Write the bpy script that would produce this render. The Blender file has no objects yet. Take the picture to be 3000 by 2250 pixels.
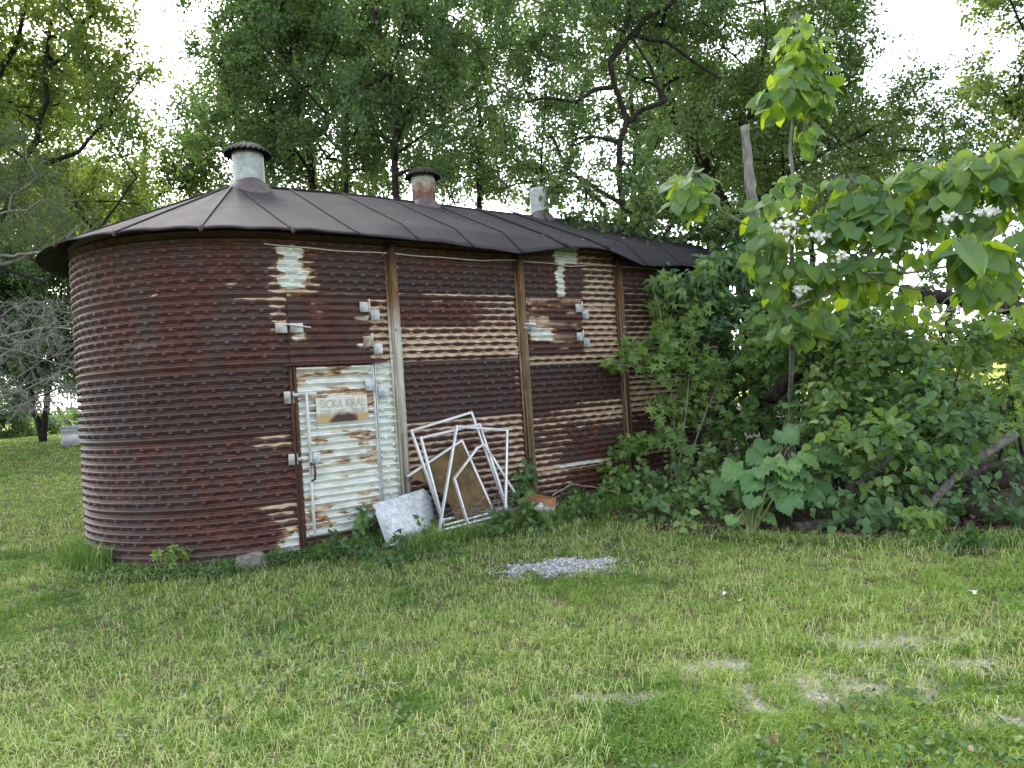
import bpy, math, random
import numpy as np
from mathutils import Matrix, Vector

# ------------------------------------------------------------------ camera, sky, sun, exposure
S = bpy.context.scene
COL = S.collection
CX, CY, CH, YAW, PITCH, ROLL, FPX = -1.949, -6.361, 1.357, 0.5951, 0.0057, -0.0645, 2082.0
def cam_axes():
    cy, sy, cp, sp = math.cos(YAW), math.sin(YAW), math.cos(PITCH), math.sin(PITCH)
    f = np.array([sy*cp, cy*cp, sp]); r = np.array([cy, -sy, 0.0]); u = np.cross(r, f)
    c, s = math.cos(ROLL), math.sin(ROLL)
    return f, c*r+s*u, -s*r+c*u
CF, CR, CU = cam_axes()
CO = np.array([CX, CY, CH])
cd = bpy.data.cameras.new('camera'); cam = bpy.data.objects.new('camera', cd); COL.objects.link(cam)
cd.sensor_fit = 'HORIZONTAL'; cd.sensor_width = 36.0; cd.lens = 36.0*FPX/3000.0
cd.clip_start = 0.05; cd.clip_end = 3000.0
cam.matrix_world = Matrix(((CR[0], CU[0], -CF[0], CO[0]), (CR[1], CU[1], -CF[1], CO[1]), (CR[2], CU[2], -CF[2], CO[2]), (0, 0, 0, 1)))
S.camera = cam

SUN_ELEV, SUN_AZ = math.radians(42), math.radians(8)      # azimuth measured from +Y towards +X
W = bpy.data.worlds.new('World'); S.world = W; W.use_nodes = True
wn = W.node_tree; wn.nodes.clear()
sky = wn.nodes.new('ShaderNodeTexSky'); sky.sky_type = 'NISHITA'; sky.sun_disc = False
sky.sun_elevation = SUN_ELEV; sky.sun_rotation = SUN_AZ
sky.air_density = 1.0; sky.dust_density = 2.0; sky.ozone_density = 1.0
hs = wn.nodes.new('ShaderNodeHueSaturation'); hs.inputs['Saturation'].default_value = 0.38
bg = wn.nodes.new('ShaderNodeBackground'); bg.inputs['Strength'].default_value = 0.15
wo = wn.nodes.new('ShaderNodeOutputWorld')
wn.links.new(sky.outputs[0], hs.inputs['Color']); wn.links.new(hs.outputs[0], bg.inputs[0]); wn.links.new(bg.outputs[0], wo.inputs[0])

sd = bpy.data.lights.new('sun', 'SUN'); sun = bpy.data.objects.new('sun', sd); COL.objects.link(sun)
sd.energy = 1.1; sd.angle = math.radians(30); sd.color = (1.0, 0.955, 0.88)
sdir = Vector((math.sin(SUN_AZ)*math.cos(SUN_ELEV), math.cos(SUN_AZ)*math.cos(SUN_ELEV), math.sin(SUN_ELEV)))
sun.rotation_euler = sdir.to_track_quat('Z', 'Y').to_euler()
S.view_settings.view_transform = 'Standard'; S.view_settings.look = 'None'
S.view_settings.exposure = 2.45; S.view_settings.gamma = 1.0
S.cycles.max_bounces = 6; S.cycles.diffuse_bounces = 3; S.cycles.transmission_bounces = 4; S.cycles.transparent_max_bounces = 4
S.cycles.use_denoising = True

# ------------------------------------------------------------------ measuring helpers (photo pixel -> place in the yard)
def ray(u, v): return CF + CR*(u-1500)/FPX - CU*(v-1125)/FPX
def at(u, v, D): return CO + D*ray(u, v)                      # forward depth D metres
def on_y(u, v, Y=0.0):
    d = ray(u, v); return CO + d*((Y-CO[1])/d[1])
def on_z(u, v, Z=0.0):
    d = ray(u, v); return CO + d*((Z-CO[2])/d[2])

# ------------------------------------------------------------------ noise
def _hash(ix, iy, iz, seed):
    n = (ix.astype(np.int64)*374761393 + iy.astype(np.int64)*668265263 + iz.astype(np.int64)*2147483647 + seed*1274126177) & 0xFFFFFFFF
    n = ((n ^ (n >> 13))*1274126177) & 0xFFFFFFFF
    n = ((n ^ (n >> 16))*2246822519) & 0xFFFFFFFF
    return ((n ^ (n >> 15)) & 0xFFFFFF)/float(0xFFFFFF)
def vnoise(x, y, z=0.0, seed=0):
    x = np.asarray(x, float); y = np.asarray(y, float)+0*x; z = np.asarray(z, float)+0*x
    ix, iy, iz = np.floor(x), np.floor(y), np.floor(z)
    fx, fy, fz = x-ix, y-iy, z-iz
    fx = fx*fx*(3-2*fx); fy = fy*fy*(3-2*fy); fz = fz*fz*(3-2*fz)
    r = 0
    for a in (0, 1):
        for b in (0, 1):
            for c in (0, 1):
                w = (fx if a else 1-fx)*(fy if b else 1-fy)*(fz if c else 1-fz)
                r = r + w*_hash(ix+a, iy+b, iz+c, seed)
    return r
def fbm(x, y, z=0.0, seed=0, o=4):
    r = 0; a = 0.5; t = 0; f = 1.0
    for i in range(o):
        r = r + a*vnoise(np.asarray(x)*f, np.asarray(y)*f, np.asarray(z)*f, seed+i*17); t += a; a *= .5; f *= 2.03
    return r/t
def sstep(a, b, x): t = np.clip((np.asarray(x, float)-a)/(b-a), 0, 1); return t*t*(3-2*t)

def terrain(x, y):
    x = np.asarray(x, float); y = np.asarray(y, float)
    d = np.hypot(x-CX, y-CY)
    return 0.78*sstep(7.5, 26, d)*sstep(2.5, -1.5, x - 0.25*(y-2)) + 0.025*(fbm(x*.7, y*.7, 0, 5)-.5)

# ------------------------------------------------------------------ mesh helpers
def raw_mesh(name, V, faces_list, attrs=None, smooth=False):
    """faces_list: list of (n,k) int arrays"""
    me = bpy.data.meshes.new(name)
    V = np.asarray(V, np.float32).reshape(-1, 3)
    faces_list = [np.asarray(f, np.int32) for f in faces_list if len(f)]
    nl = sum(f.size for f in faces_list); nf = sum(len(f) for f in faces_list)
    me.vertices.add(len(V)); me.vertices.foreach_set('co', V.ravel())
    me.loops.add(nl); me.polygons.add(nf)
    me.loops.foreach_set('vertex_index', np.concatenate([f.ravel() for f in faces_list]))
    tot = np.concatenate([np.full(len(f), f.shape[1], np.int32) for f in faces_list])
    st = np.concatenate([[0], np.cumsum(tot)[:-1]]).astype(np.int32)
    me.polygons.foreach_set('loop_start', st); me.polygons.foreach_set('loop_total', tot)
    if smooth: me.polygons.foreach_set('use_smooth', np.ones(nf, bool))
    me.update(calc_edges=True)
    for k, a in (attrs or {}).items():
        at_ = me.attributes.new(k, 'FLOAT', 'POINT'); at_.data.foreach_set('value', np.asarray(a, np.float32).ravel())
    return me
def link(name, me, mat, parent=None):
    o = bpy.data.objects.new(name, me); COL.objects.link(o)
    if mat is not None: me.materials.append(mat)
    if parent is not None: o.parent = parent
    return o
def tag(o, label=None, cat=None, group=None, kind=None):
    if label: o['label'] = label
    if cat: o['category'] = cat
    if group: o['group'] = group
    if kind: o['kind'] = kind
    return o
def thing(name, label, cat, loc=(0, 0, 0), group=None):
    o = bpy.data.objects.new(name, None); COL.objects.link(o); o.empty_display_size = .2
    o['at'] = [float(a) for a in loc]
    return tag(o, label, cat, group)

class MB:
    """collects solid shapes in world coordinates; build() links them as one mesh"""
    def __init__(s): s.v = []; s.f3 = []; s.f4 = []; s.n = 0; s.ex = []
    def add(s, V, q=(), t=()):
        V = np.asarray(V, float).reshape(-1, 3)
        if len(q): s.f4.append(np.asarray(q, int)+s.n)
        if len(t): s.f3.append(np.asarray(t, int)+s.n)
        s.v.append(V); s.n += len(V); return s
    def box(s, c, sx, sy, sz, R=None, bev=0.0):
        c = np.asarray(c, float); h = np.array([sx, sy, sz])/2
        b = min(bev, .45*min(sx, sy, sz))
        if b <= 0:
            P = np.array([[x, y, z] for x in (-1, 1) for y in (-1, 1) for z in (-1, 1)], float)*h
            q = [(0, 1, 3, 2), (4, 6, 7, 5), (0, 4, 5, 1), (2, 3, 7, 6), (0, 2, 6, 4), (1, 5, 7, 3)]
            t = []
        else:
            P = []; idx = {}
            for ix, x in enumerate((-1, 1)):
                for iy, y in enumerate((-1, 1)):
                    for iz, z in enumerate((-1, 1)):
                        for a in range(3):
                            p = np.array([x, y, z])*h
                            for k in range(3):
                                if k != a: p[k] -= b*np.sign(p[k])
                            idx[(ix, iy, iz, a)] = len(P); P.append(p)
            P = np.array(P); q = []; t = []
            for a in range(3):
                o1, o2 = [k for k in range(3) if k != a]
                for sgn in (0, 1):
                    def key(i, j):
                        k = [0, 0, 0]; k[a] = sgn; k[o1] = i; k[o2] = j; return idx[tuple(k)+(a,)]
                    q.append((key(0, 0), key(1, 0), key(1, 1), key(0, 1)))
            for a in range(3):                      # edges along axis a
                o1, o2 = [k for k in range(3) if k != a]
                for i in (0, 1):
                    for j in (0, 1):
                        def key(m, face):
                            k = [0, 0, 0]; k[a] = m; k[o1] = i; k[o2] = j; return idx[tuple(k)+(face,)]
                        q.append((key(0, o1), key(1, o1), key(1, o2), key(0, o2)))
            for i in (0, 1):
                for j in (0, 1):
                    for k in (0, 1): t.append((idx[(i, j, k, 0)], idx[(i, j, k, 1)], idx[(i, j, k, 2)]))
        if R is not None: P = P @ np.asarray(R, float).T
        return s.add(P+c, q, t)
    def bar(s, a, b, w, h=None, up=(0, 0, 1), bev=0.0):
        a = np.asarray(a, float); b = np.asarray(b, float); d = b-a; L = np.linalg.norm(d); d /= L
        up = np.asarray(up, float); x = np.cross(d, up)
        if np.linalg.norm(x) < 1e-3: x = np.cross(d, [1, 0, 0])
        x /= np.linalg.norm(x); y = np.cross(x, d)
        return s.box((a+b)/2, w, h or w, L, np.stack([x, y, d], 1), bev)
    def tube(s, pts, rad, n=8, cap=True):
        pts = np.asarray(pts, float); m = len(pts); rad = np.broadcast_to(np.asarray(rad, float), (m,))
        T = np.gradient(pts, axis=0); T /= np.linalg.norm(T, axis=1)[:, None]+1e-12
        x = np.cross(T[0], [0, 0, 1.0]);
        if np.linalg.norm(x) < 1e-3: x = np.array([1.0, 0, 0])
        V = []
        ang = np.linspace(0, 2*np.pi, n, endpoint=False)
        for i in range(m):
            x = x - T[i]*(x@T[i]); x /= np.linalg.norm(x); y = np.cross(T[i], x)
            V.append(pts[i]+rad[i]*(np.cos(ang)[:, None]*x+np.sin(ang)[:, None]*y))
        V = np.concatenate(V); q = []
        for i in range(m-1):
            for k in range(n): q.append((i*n+k, i*n+(k+1) % n, (i+1)*n+(k+1) % n, (i+1)*n+k))
        t = []
        if cap:
            V = np.vstack([V, pts[0], pts[-1]]); c0, c1 = m*n, m*n+1
            for k in range(n): t += [(c0, (k+1) % n, k), (c1, (m-1)*n+k, (m-1)*n+(k+1) % n)]
        return s.add(V, q, t)
    def lathe(s, c, prof, n=32, wob=None):
        prof = np.asarray(prof, float); m = len(prof); ang = np.linspace(0, 2*np.pi, n, endpoint=False); V = []
        for i, (r, z) in enumerate(prof):
            dz = wob(ang, i) if wob else 0*ang
            V.append(np.stack([r*np.cos(ang), r*np.sin(ang), z+dz], 1))
        V = np.concatenate(V)+np.asarray(c, float); q = []
        for i in range(m-1):
            for k in range(n): q.append((i*n+k, i*n+(k+1) % n, (i+1)*n+(k+1) % n, (i+1)*n+k))
        return s.add(V, q)
    def build(s, name, mat, parent=None, smooth=False, attrs=None):
        V = np.concatenate(s.v)
        me = raw_mesh(name, V, [np.concatenate(f) for f in (s.f4, s.f3) if f], attrs, smooth)
        return link(name, me, mat, parent)

# ------------------------------------------------------------------ material helpers
class NT:
    def __init__(s, name):
        s.m = bpy.data.materials.new(name); s.m.use_nodes = True; s.t = s.m.node_tree; s.t.nodes.clear()
        s.out = s.n('ShaderNodeOutputMaterial')
    def n(s, typ, **kw):
        nd = s.t.nodes.new(typ)
        for k, v in kw.items(): setattr(nd, k, v)
        return nd
    def l(s, a, b): s.t.links.new(a, b)
    def inp(s, sock, v):
        if isinstance(v, bpy.types.NodeSocket): s.l(v, sock)
        elif isinstance(v, (tuple, list)) and len(v) == 3 and sock.type == 'RGBA': sock.default_value = (*v, 1)
        else: sock.default_value = v
    def attr(s, name): return s.n('ShaderNodeAttribute', attribute_name=name).outputs['Fac']
    def pos(s): return s.n('ShaderNodeNewGeometry').outputs['Position']
    def obj(s): return s.n('ShaderNodeTexCoord').outputs['Object']
    def mapping(s, vec, sc=(1, 1, 1)):
        m = s.n('ShaderNodeMapping'); s.l(vec, m.inputs[0]); m.inputs['Scale'].default_value = sc; return m.outputs[0]
    def noise(s, vec, scale=5, detail=4, rough=.6):
        n = s.n('ShaderNodeTexNoise'); s.l(vec, n.inputs['Vector']); n.inputs['Scale'].default_value = scale
        n.inputs['Detail'].default_value = detail; n.inputs['Roughness'].default_value = rough; return n.outputs['Fac']
    def math(s, op, a, b=0.0, c=0.0):
        n = s.n('ShaderNodeMath', operation=op)
        for i, x in enumerate((a, b, c)): s.inp(n.inputs[i], x)
        return n.outputs[0]
    def mix(s, fac, a, b):
        n = s.n('ShaderNodeMix', data_type='RGBA'); s.inp(n.inputs[0], fac); s.inp(n.inputs[6], a); s.inp(n.inputs[7], b); return n.outputs[2]
    def ss(s, x, a, b):
        n = s.n('ShaderNodeMapRange', interpolation_type='SMOOTHSTEP'); s.inp(n.inputs[0], x); n.inputs[1].default_value = a; n.inputs[2].default_value = b; return n.outputs[0]
    def ramp(s, x, stops):
        n = s.n('ShaderNodeValToRGB'); s.l(x, n.inputs[0]); e = n.color_ramp.elements
        while len(e) < len(stops): e.new(.5)
        for el, (p, c) in zip(e, stops): el.position = p; el.color = (*c, 1)
        return n.outputs[0]
    def bump(s, h, strength=.3, dist=.01):
        n = s.n('ShaderNodeBump'); s.l(h, n.inputs['Height']); n.inputs['Strength'].default_value = strength; n.inputs['Distance'].default_value = dist; return n.outputs[0]
    def bsdf(s, col, rough=.7, spec=.4, metal=0.0, nrm=None):
        p = s.n('ShaderNodeBsdfPrincipled'); s.inp(p.inputs['Base Color'], col); s.inp(p.inputs['Roughness'], rough)
        s.inp(p.inputs['Specular IOR Level'], spec); s.inp(p.inputs['Metallic'], metal)
        if nrm is not None: s.l(nrm, p.inputs['Normal'])
        return p.outputs[0]
    def done(s, sh): s.l(sh, s.out.inputs[0]); return s.m

def leaf_mat(name, stops, trans=.4, tcol=(1.5, 1.35, .5), rough=.5, spec=.35, veins=False):
    a = NT(name); t = a.attr('tint'); c = a.ramp(t, stops)
    vn = a.noise(a.pos(), 9, 2); c2 = a.mix(a.ss(vn, .3, .75), c, a.mix(.5, c, stops[0][1]))
    nrm = None
    if veins:
        ax_ = a.math('ABSOLUTE', a.attr('lx')); ly = a.attr('ly')
        ph = a.math('SUBTRACT', a.math('MULTIPLY', ly, 42.0), a.math('MULTIPLY', ax_, 46.0))
        side = a.ss(a.math('SINE', ph), .80, 1.0); midr = a.math('SUBTRACT', 1.0, a.ss(ax_, .006, .022))
        v = a.math('MAXIMUM', a.math('MULTIPLY', side, .55), midr)
        c2 = a.mix(a.math('MULTIPLY', v, .45), c2, stops[-1][1])
        nrm = a.bump(a.math('ADD', a.math('MULTIPLY', v, -1.0), a.noise(a.pos(), 30, 3)), .55, .012)
    sh = a.bsdf(c2, rough, spec, 0, nrm)
    tr = a.n('ShaderNodeBsdfTranslucent')
    mul = a.n('ShaderNodeMix', data_type='RGBA', blend_type='MULTIPLY'); mul.inputs[0].default_value = 1; a.l(c, mul.inputs[6]); mul.inputs[7].default_value = (*tcol, 1)
    a.l(mul.outputs[2], tr.inputs[0])
    m = a.n('ShaderNodeMixShader'); m.inputs[0].default_value = trans; a.l(sh, m.inputs[1]); a.l(tr.outputs[0], m.inputs[2])
    return a.done(m.outputs[0])

def bark_mat(name, c0, c1, sc=18):
    a = NT(name); v = a.mapping(a.pos(), (1, 1, .25)); n = a.noise(v, sc, 5, .7); n2 = a.noise(a.pos(), 3, 3)
    c = a.mix(a.ss(n, .3, .7), c0, c1); c = a.mix(a.math('MULTIPLY', a.ss(n2, .45, .75), .5), c, tuple(.6*x for x in c0))
    return a.done(a.bsdf(c, .9, .15, 0, a.bump(n, .7, .02)))

def painted(name, c0, c1, dirt=(.2, .17, .12), rough=.5, sc=14, dirt_amt=.5, spec=.4):
    a = NT(name); n = a.noise(a.pos(), sc, 5, .65); n2 = a.noise(a.pos(), sc*.25, 4, .6)
    c = a.mix(a.ss(n, .3, .7), c0, c1); c = a.mix(a.math('MULTIPLY', a.ss(n2, .5, .72), dirt_amt), c, dirt)
    return a.done(a.bsdf(c, rough, spec, 0, a.bump(n, .25, .004)))

M = {}
# leaves
M['leaf_yel'] = leaf_mat('leaf yellow green', [(0, (.05, .10, .032)), (.5, (.10, .165, .050)), (1, (.185, .235, .075))], .5, (1.75, 1.55, .6))
M['leaf_grey'] = leaf_mat('leaf grey green', [(0, (.065, .11, .06)), (.5, (.105, .155, .085)), (1, (.15, .20, .11))], .4)
M['leaf_dark'] = leaf_mat('leaf dark green', [(0, (.05, .098, .046)), (.5, (.09, .15, .066)), (1, (.155, .21, .09))], .45, (1.3, 1.4, .6))
M['leaf_mid'] = leaf_mat('leaf mid green', [(0, (.048, .09, .032)), (.5, (.088, .14, .046)), (1, (.15, .20, .062))], .43, (1.25, 1.4, .6))
M['leaf_vine'] = leaf_mat('leaf vine', [(0, (.034, .082, .032)), (.5, (.066, .135, .05)), (1, (.12, .205, .075))], .32)
M['leaf_maple'] = leaf_mat('leaf maple sapling', [(0, (.085, .165, .042)), (.5, (.155, .26, .066)), (1, (.25, .35, .09))], .42)
M['leaf_catalpa'] = leaf_mat('leaf catalpa', [(0, (.075, .155, .075)), (.5, (.11, .205, .075)), (1, (.19, .28, .06))], .55, (2.3, 2.0, .25), .45, veins=True)
M['leaf_burdock'] = leaf_mat('leaf burdock', [(0, (.05, .125, .045)), (.5, (.095, .20, .065)), (1, (.16, .28, .075))], .3, veins=True)
M['leaf_shrub'] = leaf_mat('leaf shrub', [(0, (.045, .105, .036)), (.5, (.105, .20, .066)), (1, (.23, .33, .095))], .42)
M['leaf_weed'] = leaf_mat('leaf weed', [(0, (.03, .075, .02)), (.5, (.055, .12, .03)), (1, (.12, .19, .045))], .3)
M['grass'] = leaf_mat('grass blades', [(0, (.05, .115, .022)), (.35, (.115, .23, .042)), (.6, (.225, .34, .068)), (.8, (.36, .42, .165)), (1, (.52, .51, .31))], .3, (1.2, 1.2, .6), .6, .2)
M['bark'] = bark_mat('bark dark', (.010, .008, .0065), (.036, .030, .025))
M['bark_grey'] = bark_mat('bark grey', (.10, .095, .085), (.24, .23, .21))
M['bark_pale'] = bark_mat('bark pale twig', (.16, .15, .13), (.30, .28, .25), 30)
M['stem'] = bark_mat('green stem', (.05, .08, .025), (.11, .13, .05), 30)
M['old_wood'] = bark_mat('weathered wood', (.030, .026, .022), (.135, .118, .10), 30)
M['pole_wood'] = bark_mat('bleached pole', (.055, .049, .042), (.21, .195, .17), 34)
M['rot_wood'] = bark_mat('rotten log', (.018, .014, .011), (.085, .068, .052), 20)
M['white_paint'] = painted('white aluminium', (.72, .73, .74), (.82, .82, .82), (.45, .44, .42), .4, 20, .35)
M['galv'] = painted('galvanised steel', (.34, .37, .37), (.55, .57, .56), (.28, .22, .13), .42, 22, .6, .5)
M['galv_rust'] = painted('rusty galvanised', (.40, .40, .35), (.50, .50, .46), (.22, .11, .04), .5, 14, .9)
M['pale_iron'] = painted('pale painted iron', (.42, .44, .43), (.58, .59, .57), (.25, .15, .07), .5, 24, .7)
M['steel_rust'] = painted('dark rusted steel', (.045, .022, .014), (.10, .045, .025), (.03, .02, .018), .65, 30, .5, .3)

# ------------------------------------------------------------------ leaf templates
def T(v, tris): return np.array(v, float), np.array(tris, int)
RHOMB = T([(0, 0, 0), (.33, .45, .06), (0, 1, -.05), (-.33, .45, .06)], [(0, 1, 2), (0, 2, 3)])
NARROW = T([(0, 0, 0), (.17, .42, .05), (0, 1, -.12), (-.17, .42, .05)], [(0, 1, 2), (0, 2, 3)])
def _oval(w=.34, droop=.22):
    v = [(0, 0, 0), (0, .35, .0), (0, .7, -droop*.35), (0, 1, -droop)]
    for s in (1, -1): v += [(s*w*.72, .16, .06), (s*w, .42, .07), (s*w*.62, .74, .03-droop*.4)]
    t = []
    for b, s in ((4, 1), (7, -1)):
        q = [(0, b, 1), (b, b+1, 1), (1, b+1, 2), (b+1, b+2, 2), (2, b+2, 3)]
        t += q if s == 1 else [(a, c, b_) for a, b_, c in q]
    return T(v, t)
OVAL = _oval(); LANCE = _oval(.2, .3)
def _lobed():
    pts = [(0, .02, 10), (.22, -.04), (.42, .10), (.27, .30), (.56, .46), (.30, .55), (.20, .60), (0, 1.0)]
    R = [(.10, -.02), (.46, .02), (.17, .27), (.64, .56), (.15, .56)]
    v = [(0, .35, -.02), (0, 0, 0)]
    for x, y in R: v.append((x, y, .07*x/.5))
    v.append((0, 1.02, -.12))
    for x, y in R[::-1]: v.append((-x, y, .07*x/.5))
    n = len(v); t = [(0, i, i+1) for i in range(1, n-1)] + [(0, n-1, 1)]
    return T(v, t)
LOBED = _lobed()
def _heart(droop=.35, fold=.10, wav=0.0, n=9, wide=.46):
    v = []; ys = np.linspace(0, 1, n)
    prof = np.interp(ys, [0, .08, .2, .35, .5, .7, .86, 1], [.16, .33, .44, .46, .42, .28, .12, 0])*wide/.46
    for i, y in enumerate(ys):
        z = -droop*y*y + .08*y
        v.append((0, y, z))
        for s in (1, -1):
            back = -.13*(1-y)**6
            v.append((s*prof[i]*.55, y+back*.4, z+fold*.6+wav*.3*math.sin(i*2.1+s)))
            v.append((s*prof[i], y+back, z+fold*.7*(1-.6*y)+wav*math.sin(i*2.4+s*1.3)))
    t = []
    for i in range(n-1):
        a, b = i*5, (i+1)*5
        t += [(a, a+1, b+1), (a, b+1, b), (a+1, a+2, b+2), (a+1, b+2, b+1)]
        t += [(a, b+3, a+3), (a, b, b+3), (a+3, b+4, a+4), (a+3, b+3, b+4)]
    return T(v, t)
HEART = _heart(); HEART_S = _heart(.25, .08, 0, 6, .40)
BURDOCK = _heart(.34, .20, .085, 18, .50)

rng_global = np.random.default_rng(7)
def unit(a): return a/(np.linalg.norm(a, axis=-1, keepdims=True)+1e-9)
def leaf_mesh(name, tmpl, P, D, N, size, tint, mat, parent, smooth=False):
    P = np.asarray(P, float); n = len(P); D = unit(np.asarray(D, float)); N = np.asarray(N, float)
    N = unit(N - D*(N*D).sum(-1, keepdims=True)); X = np.cross(D, N)
    tv, tf = tmpl; k = len(tv); size = np.broadcast_to(size, (n,))[:, None, None]
    V = P[:, None, :] + size*(tv[None, :, 0:1]*X[:, None] + tv[None, :, 1:2]*D[:, None] + tv[None, :, 2:3]*N[:, None])
    F = (tf[None] + (np.arange(n)*k)[:, None, None]).reshape(-1, 3)
    att = {'tint': np.repeat(tint, k)}
    if k > 20: att['lx'] = np.tile(tv[:, 0], n); att['ly'] = np.tile(tv[:, 1], n)
    me = raw_mesh(name, V.reshape(-1, 3), [F], att, smooth)
    return link(name, me, mat, parent)

def frustums(name, A, B, ra, rb, mat, parent, n=6):
    A = np.asarray(A, float); B = np.asarray(B, float); m = len(A)
    D = unit(B-A); ref = np.where(np.abs(D[:, 2:3]) > .9, np.array([[1.0, 0, 0]]), np.array([[0, 0, 1.0]]))
    X = unit(np.cross(D, ref)); Y = np.cross(D, X)
    an = np.linspace(0, 2*np.pi, n, endpoint=False); c = np.cos(an)[None, :, None]; s = np.sin(an)[None, :, None]
    ring = c*X[:, None]+s*Y[:, None]
    V = np.concatenate([A[:, None]+ring*np.asarray(ra)[:, None, None], B[:, None]+ring*np.asarray(rb)[:, None, None]], 1)
    k = np.arange(n); q = np.stack([k, (k+1) % n, n+(k+1) % n, n+k], 1)
    F = (q[None]+(np.arange(m)*2*n)[:, None, None]).reshape(-1, 4)
    return link(name, raw_mesh(name, V.reshape(-1, 3), [F], None, True), mat, parent)

def ell(u, v, D, ru, rv, rd=None):
    """an ellipsoid of crown measured in the photo: centre pixel, depth, half sizes in pixels"""
    c = at(u, v, D); r = ru*D/FPX
    return (c[0], c[1], c[2], r, rd if rd else r, rv*D/FPX)

def sample_ell(E, dens, rng, thr=.35, nsc=.9, seed=0, shell=.0):
    out = []
    for (x, y, z, rx, ry, rz) in E:
        n = max(3, int(dens*4.19*rx*ry*rz))
        p = rng.normal(size=(n*4, 3)); p = unit(p)*(rng.random((n*4, 1))*(1-shell**3)+shell**3)**(1/3)
        p = p*[rx, ry, rz]+[x, y, z]
        k = vnoise(p[:, 0]*nsc, p[:, 1]*nsc, p[:, 2]*nsc, seed) > thr
        p = p[k][:n]; out.append(p)
    return np.concatenate(out)

def grow(limbs, targets, rng, step=.4, curl=.12, up=.1, tip=.006, powr=.5):
    """limbs: list of (pts, r0, r1) fixed limbs; every target is joined to the nearest limb by a bent branch"""
    pos = []; par = []; fix = []
    for li, (pts, r0, r1) in enumerate(limbs):
        pts = np.asarray(pts, float); seg = []
        for a, b in zip(pts[:-1], pts[1:]):
            m = max(1, int(np.linalg.norm(b-a)/.3))
            for i in range(m): seg.append(a+(b-a)*i/m)
        seg.append(pts[-1]); seg = np.array(seg)
        if len(seg) > 4 and li >= 0:
            seg[1:-1] += rng.normal(size=(len(seg)-2, 3))*.25*min(r0, .08)
        p0 = -1
        if pos:
            d = np.linalg.norm(np.array(pos)-seg[0], axis=1); j = int(d.argmin())
            if d[j] < .6: p0 = j
        for i, p in enumerate(seg):
            pos.append(p); par.append(p0); p0 = len(pos)-1
            fix.append(r0+(r1-r0)*i/max(1, len(seg)-1))
    ends = []
    base = np.array(pos[0])
    order = np.argsort(np.linalg.norm(targets-base, axis=1)*(.8+.4*rng.random(len(targets))))
    for ti in order:
        t = targets[ti]; A = np.array(pos); d = np.linalg.norm(A-t, axis=1)
        cost = d*(1+.6*np.clip((A[:, 2]-t[2])/(d+.1), 0, 1))
        j = int(cost.argmin()); L = d[j]; m = max(2, int(L/step)+1)
        a = A[j]; off = rng.normal(size=3)*curl*L + np.array([0, 0, up*L])
        p0 = j
        for i in range(1, m+1):
            f = i/m; p = a+(t-a)*f + off*4*f*(1-f)*.5 + rng.normal(size=3)*.03*L*(1-f)
            pos.append(p); par.append(p0); fix.append(0); p0 = len(pos)-1
        ends.append(p0)
    pos = np.array(pos); par = np.array(par); fix = np.array(fix)
    cnt = np.zeros(len(pos))
    for e in ends: cnt[e] += 1
    for i in range(len(pos)-1, -1, -1):
        if par[i] >= 0: cnt[par[i]] += cnt[i]
    r = np.where(fix > 0, fix, tip*np.maximum(cnt, .6)**powr)
    for i in range(len(pos)):
        if par[i] >= 0 and fix[i] == 0: r[i] = min(r[i], r[par[i]]*.92)
    return pos, par, r, np.array(ends)

def leaves_on(C, back, rng, per, cr, size, seed, twigs=6, hang=.25, flat=.7, face=None, patch=.8, flatten=1.0):
    """C (n,3) clump centres, back (n,3) directions of their branches -> leaf arrays and twigs"""
    n = len(C); tw = unit(rng.normal(size=(n, twigs, 3))+.9*back[:, None]+np.array([0, 0, .15])); tw[..., 2] *= flatten
    L = cr*(.55+.75*rng.random((n, twigs, 1)))
    tip = C[:, None]+tw*L - np.array([0, 0, 1])*hang*L*.5
    k = max(1, per//twigs)
    f = .12+.95*rng.random((n, twigs, k, 1))
    P = C[:, None, None]+(tip-C[:, None])[:, :, None]*f + rng.normal(size=(n, twigs, k, 3))*.16*cr
    D = tw[:, :, None]*.6+rng.normal(size=(n, twigs, k, 3))*.6+np.array([0, 0, -hang])
    N = np.array([0, 0, flat])+rng.normal(size=(n, twigs, k, 3))*.55
    if face is not None: N = N+np.asarray(face)
    P = P.reshape(-1, 3); D = D.reshape(-1, 3); N = N.reshape(-1, 3)
    cl = rng.random(n)*.5
    tint = np.clip(np.repeat(cl, twigs*k)+.5*rng.random(len(P))+ .35*(vnoise(P[:, 0]*patch, P[:, 1]*patch, P[:, 2]*patch, seed+3)-.5), 0, 1)
    sz = size*(.7+.6*rng.random(len(P)))
    A = np.repeat(C, twigs, 0); B = tip.reshape(-1, 3)
    return P, D, N, sz, tint, A, B

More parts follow.
